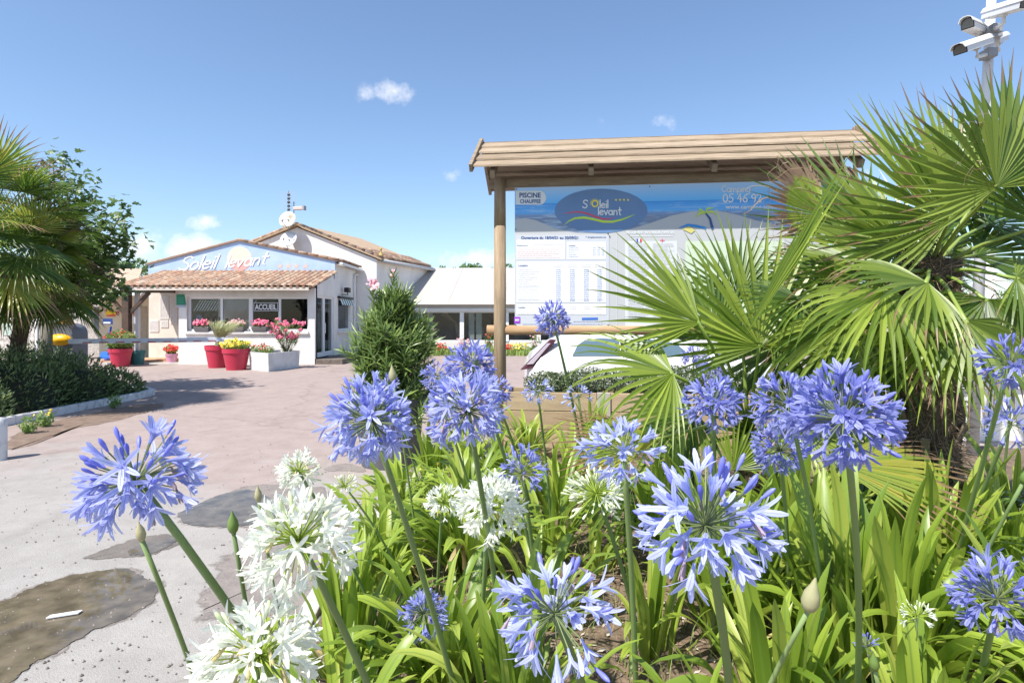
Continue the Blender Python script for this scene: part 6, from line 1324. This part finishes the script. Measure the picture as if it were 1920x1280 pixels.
bloom(830, 942, 36, 'w', 'small white %s touching the left side of the white pair' % A_, -.05, .3, 44, .2, seed=8, real=.07)
bloom(918, 952, 64, 'w', 'full white %s in the middle of the leaf clumps' % A_, -.06, .4, 80, .05, seed=9)
bloom(1118, 925, 58, 'w', 'greenish white %s mostly in bud with lime stalks' % A_, .28, .35, 84, 2.6, seed=10, droop=.1)
bloom(978, 888, 54, 'd', 'deep blue %s sparse and low between the white bloom and the palm' % A_, .12, .35, 36, .25, .1, 11, real=.09)
bloom(1168, 850, 78, 'p', 'pale sparse %s just above the lime budding one' % A_, .05, .4, 30, .1, .1, 12, droop=.2, real=.1)
bloom(1322, 985, 140, 'p', 'very large pale blue %s in the right foreground centre' % A_, .10, .6, 54, .35, .05, 13, real=.11)
bloom(1040, 1150, 128, 'p', 'large loose pale blue %s at the bottom centre' % A_, .28, .5, 44, .4, .12, 14, real=.108, droop=.5)
bloom(795, 1150, 46, 'd', 'low deep blue %s behind leaves at the bottom left of centre' % A_, .2, .3, 50, .25, seed=15, real=.075)
bloom(1582, 785, 102, 'd', 'large vivid blue %s before the palm trunk' % A_, .03, .7, 84, .3, seed=16)
bloom(1478, 757, 62, 'd', 'vivid blue %s touching the left of the large vivid one' % A_, .15, .4, 70, .3, seed=17)
bloom(1336, 757, 58, 'd', 'vivid blue %s left of the pair before the palm' % A_, .0, .4, 64, .25, seed=18)
bloom(1462, 845, 54, 'd', 'blue %s low under the vivid pair' % A_, .05, .35, 60, .15, seed=19)
bloom(1870, 1122, 84, 'd', 'blue %s cut by the lower right edge' % A_, -.25, .5, 56, .3, .1, seed=20)
bloom(1892, 682, 62, 'd', 'blue %s with large buds at the right edge by the white pillar' % A_, -.28, .7, 44, .5, .1, 21, real=.1)
bloom(1895, 795, 50, 'd', 'sparse blue %s at the right edge under the budding one' % A_, -.4, .5, 34, .4, .1, 22)
bloom(1036, 596, 35, 'd', 'tall round blue %s rising alone in front of the price list' % A_, .2, .5, 84, .3, seed=23, hang=-.8)
bloom(885, 688, 50, 'd', 'blue %s just left of the wooden post' % A_, .3, .5, 80, .2, seed=24)
bloom(925, 735, 36, 'd', 'blue %s at the foot of the wooden post' % A_, .3, .4, 54, .25, seed=25)
bloom(818, 706, 32, 'd', 'small blue %s with open green centre right of the oleander' % A_, .4, .4, 34, .2, .1, seed=26, real=.085)
bloom(828, 760, 34, 'd', 'small blue %s right behind the large pair' % A_, .3, .3, 56, .3, seed=27, real=.085)
bloom(1008, 735, 30, 'p', 'thin fading %s before the planter planks' % A_, .1, .3, 26, .5, .1, seed=28, real=.08)
bloom(1085, 745, 30, 'p', 'thin fading %s second before the planter planks' % A_, .1, .3, 22, .4, .15, seed=29, real=.08)
bloom(1905, 638, 30, 'd', 'small far blue %s at the right edge in front of the railing' % A_, -.1, .4, 44, .2, seed=30)
bloom(1865, 660, 28, 'd', 'small far blue %s half hidden beside the white pillar' % A_, -.1, .3, 40, .2, seed=31)
bloom(1340, 690, 26, 'd', 'distant blue %s seen between the palm leaflets' % A_, .0, .3, 40, .2, seed=32)
bloom(1300, 668, 24, 'd', 'distant blue %s behind the palm at the car roof' % A_, .0, .3, 40, .2, seed=33)
bloom(725, 720, 24, 'd', 'small blue %s behind the large one at the oleander pot' % A_, .3, .3, 34, .3, seed=34, real=.08)
bloom(1690, 690, 30, 'd', 'shaded blue %s behind the palm trunk' % A_, .0, .3, 40, .2, seed=35)
bloom(1720, 1155, 24, 'w', 'tiny bluish white %s low among the right leaves' % A_, -.1, .2, 24, .7, seed=36, real=.045, hang=0, d=1.5)
bloom(1625, 1212, 20, 'd', 'tiny budding blue %s at the bottom right' % A_, .1, .15, 20, 1, seed=37, real=.035, hang=.2, d=1.5)
def closedbud(px, py, hp, d, label, k, m, db_=.4, real=None):
    C = W(px, py, d); yb = d + db_; zb = .2; pyb = CY + F * (CH - zb) / yb; X0 = max(((px + k * (pyb - py)) - CX) / F * yb, kx(yb) + .12); Bs = V((X0, yb, bedz(X0, yb))); h = hp / F * d
    o = root('agapanthus_bud', label, 'flower bud', Bs); b = MB(); c2 = Bs.lerp(C, .55) + V(((Bs.x - C.x) * .12, 0, .04)); pts = [Bs.lerp(c2, j / 8).lerp(c2.lerp(C, j / 8), j / 8) for j in range(9)]; b.tube(pts, [.006 - .0015 * j / 8 for j in range(9)], 8); b.build('stem', STEM, o, True)
    b = MB(); ax = ((C - c2).normalized() + Zv).normalized(); b.lathe(C, [(.004, -.002), (h * .17, h * .08), (h * .235, h * .28), (h * .20, h * .55), (h * .09, h * .8), (h * .02, h * 1.02)], 12, ax=ax); b.build('sheath', m, o, True)
SH1 = leafm('papery sheath', (.42, .42, .22), (.50, .45, .28), .2, .5); SH2 = leafm('green sheath', (.14, .24, .05), (.18, .27, .07), .1, .4)
closedbud(266, 1012, 38, 1.1, 'closed papery agapanthus bud under the far left blue bloom', .42, SH1)
closedbud(438, 998, 44, 1.2, 'closed green agapanthus bud left of the large white bloom', .2, SH2)
closedbud(485, 938, 30, 1.5, 'closed brownish agapanthus bud above the green one', .2, SH1)
closedbud(1515, 1145, 70, 1.1, 'large pale green agapanthus bud at the lower right', -.45, SH1, .3)
closedbud(737, 715, 32, 2.6, 'pale closed agapanthus bud in front of the oleander', .15, SH1)
closedbud(1640, 1255, 40, 1.2, 'small green agapanthus bud at the bottom right edge', .1, SH2, .2)
closedbud(1918, 905, 30, 1.6, 'knobbly agapanthus bud at the right edge', -.5, SH2)
# extra bare stems
rr = random.Random(55)
# low yellow dandelions near the kerb
for i, (px, py) in enumerate(((716, 925), (735, 893), (763, 890), (778, 897), (787, 880), (745, 905), (822, 868))):
    p = V((kx(3.9) + .1 + .07 * i, 3.95 + .12 * (i % 3), .05)); d = p.y; q = W(px, py, d); o = root('yellow_weed_flower', 'small yellow hawkweed flower number along the kerb', 'weed', p, 'yellow hawkweed flowers by the kerb'); o['label'] = 'small yellow hawkweed flower by the kerb, ' + ('lowest of the group', 'left of the tight trio', 'lower bloom of the tight trio', 'right bloom of the tight trio', 'topmost of the tight trio', 'between the lowest one and the trio', 'highest, nearest the oleander pot')[i]
    b = MB(); b.tube([p, p.lerp(q, .5) + V((0, 0, .01)), q], .0018, 4); b.build('stalk', PEDB, o); b = MB(); flowercluster(b, q, (.006, .006, .003), 5, .012, rr); b.build('petals', YELF, o)
# dry grass and weeds in the bed and at the kerb
b = MB()
for k in range(2600):
    y = rr.uniform(1.6, 5.4); x = kx(y) + .05 + (rr.random() ** 1.3) * 3.2; z = bedz(x, y); a = rr.uniform(0, 6.28); h = rr.uniform(.03, .16); o = V((math.cos(a), math.sin(a), 0)); s_ = V((-o.y, o.x, 0)); p = V((x, y, z)); b.strip([p, p + o * h * .3 + Zv * h * .7, p + o * h * .8 + Zv * h], [s_] * 3, [o] * 3, [.004, .003, .0005], .1)
tag(b.build('dry_grass', leafm('dry grass', (.34, .28, .15), (.16, .24, .06), .2, .6)), 'thin dry grass and seedlings between the agapanthus clumps', 'grass', None, 'stuff')
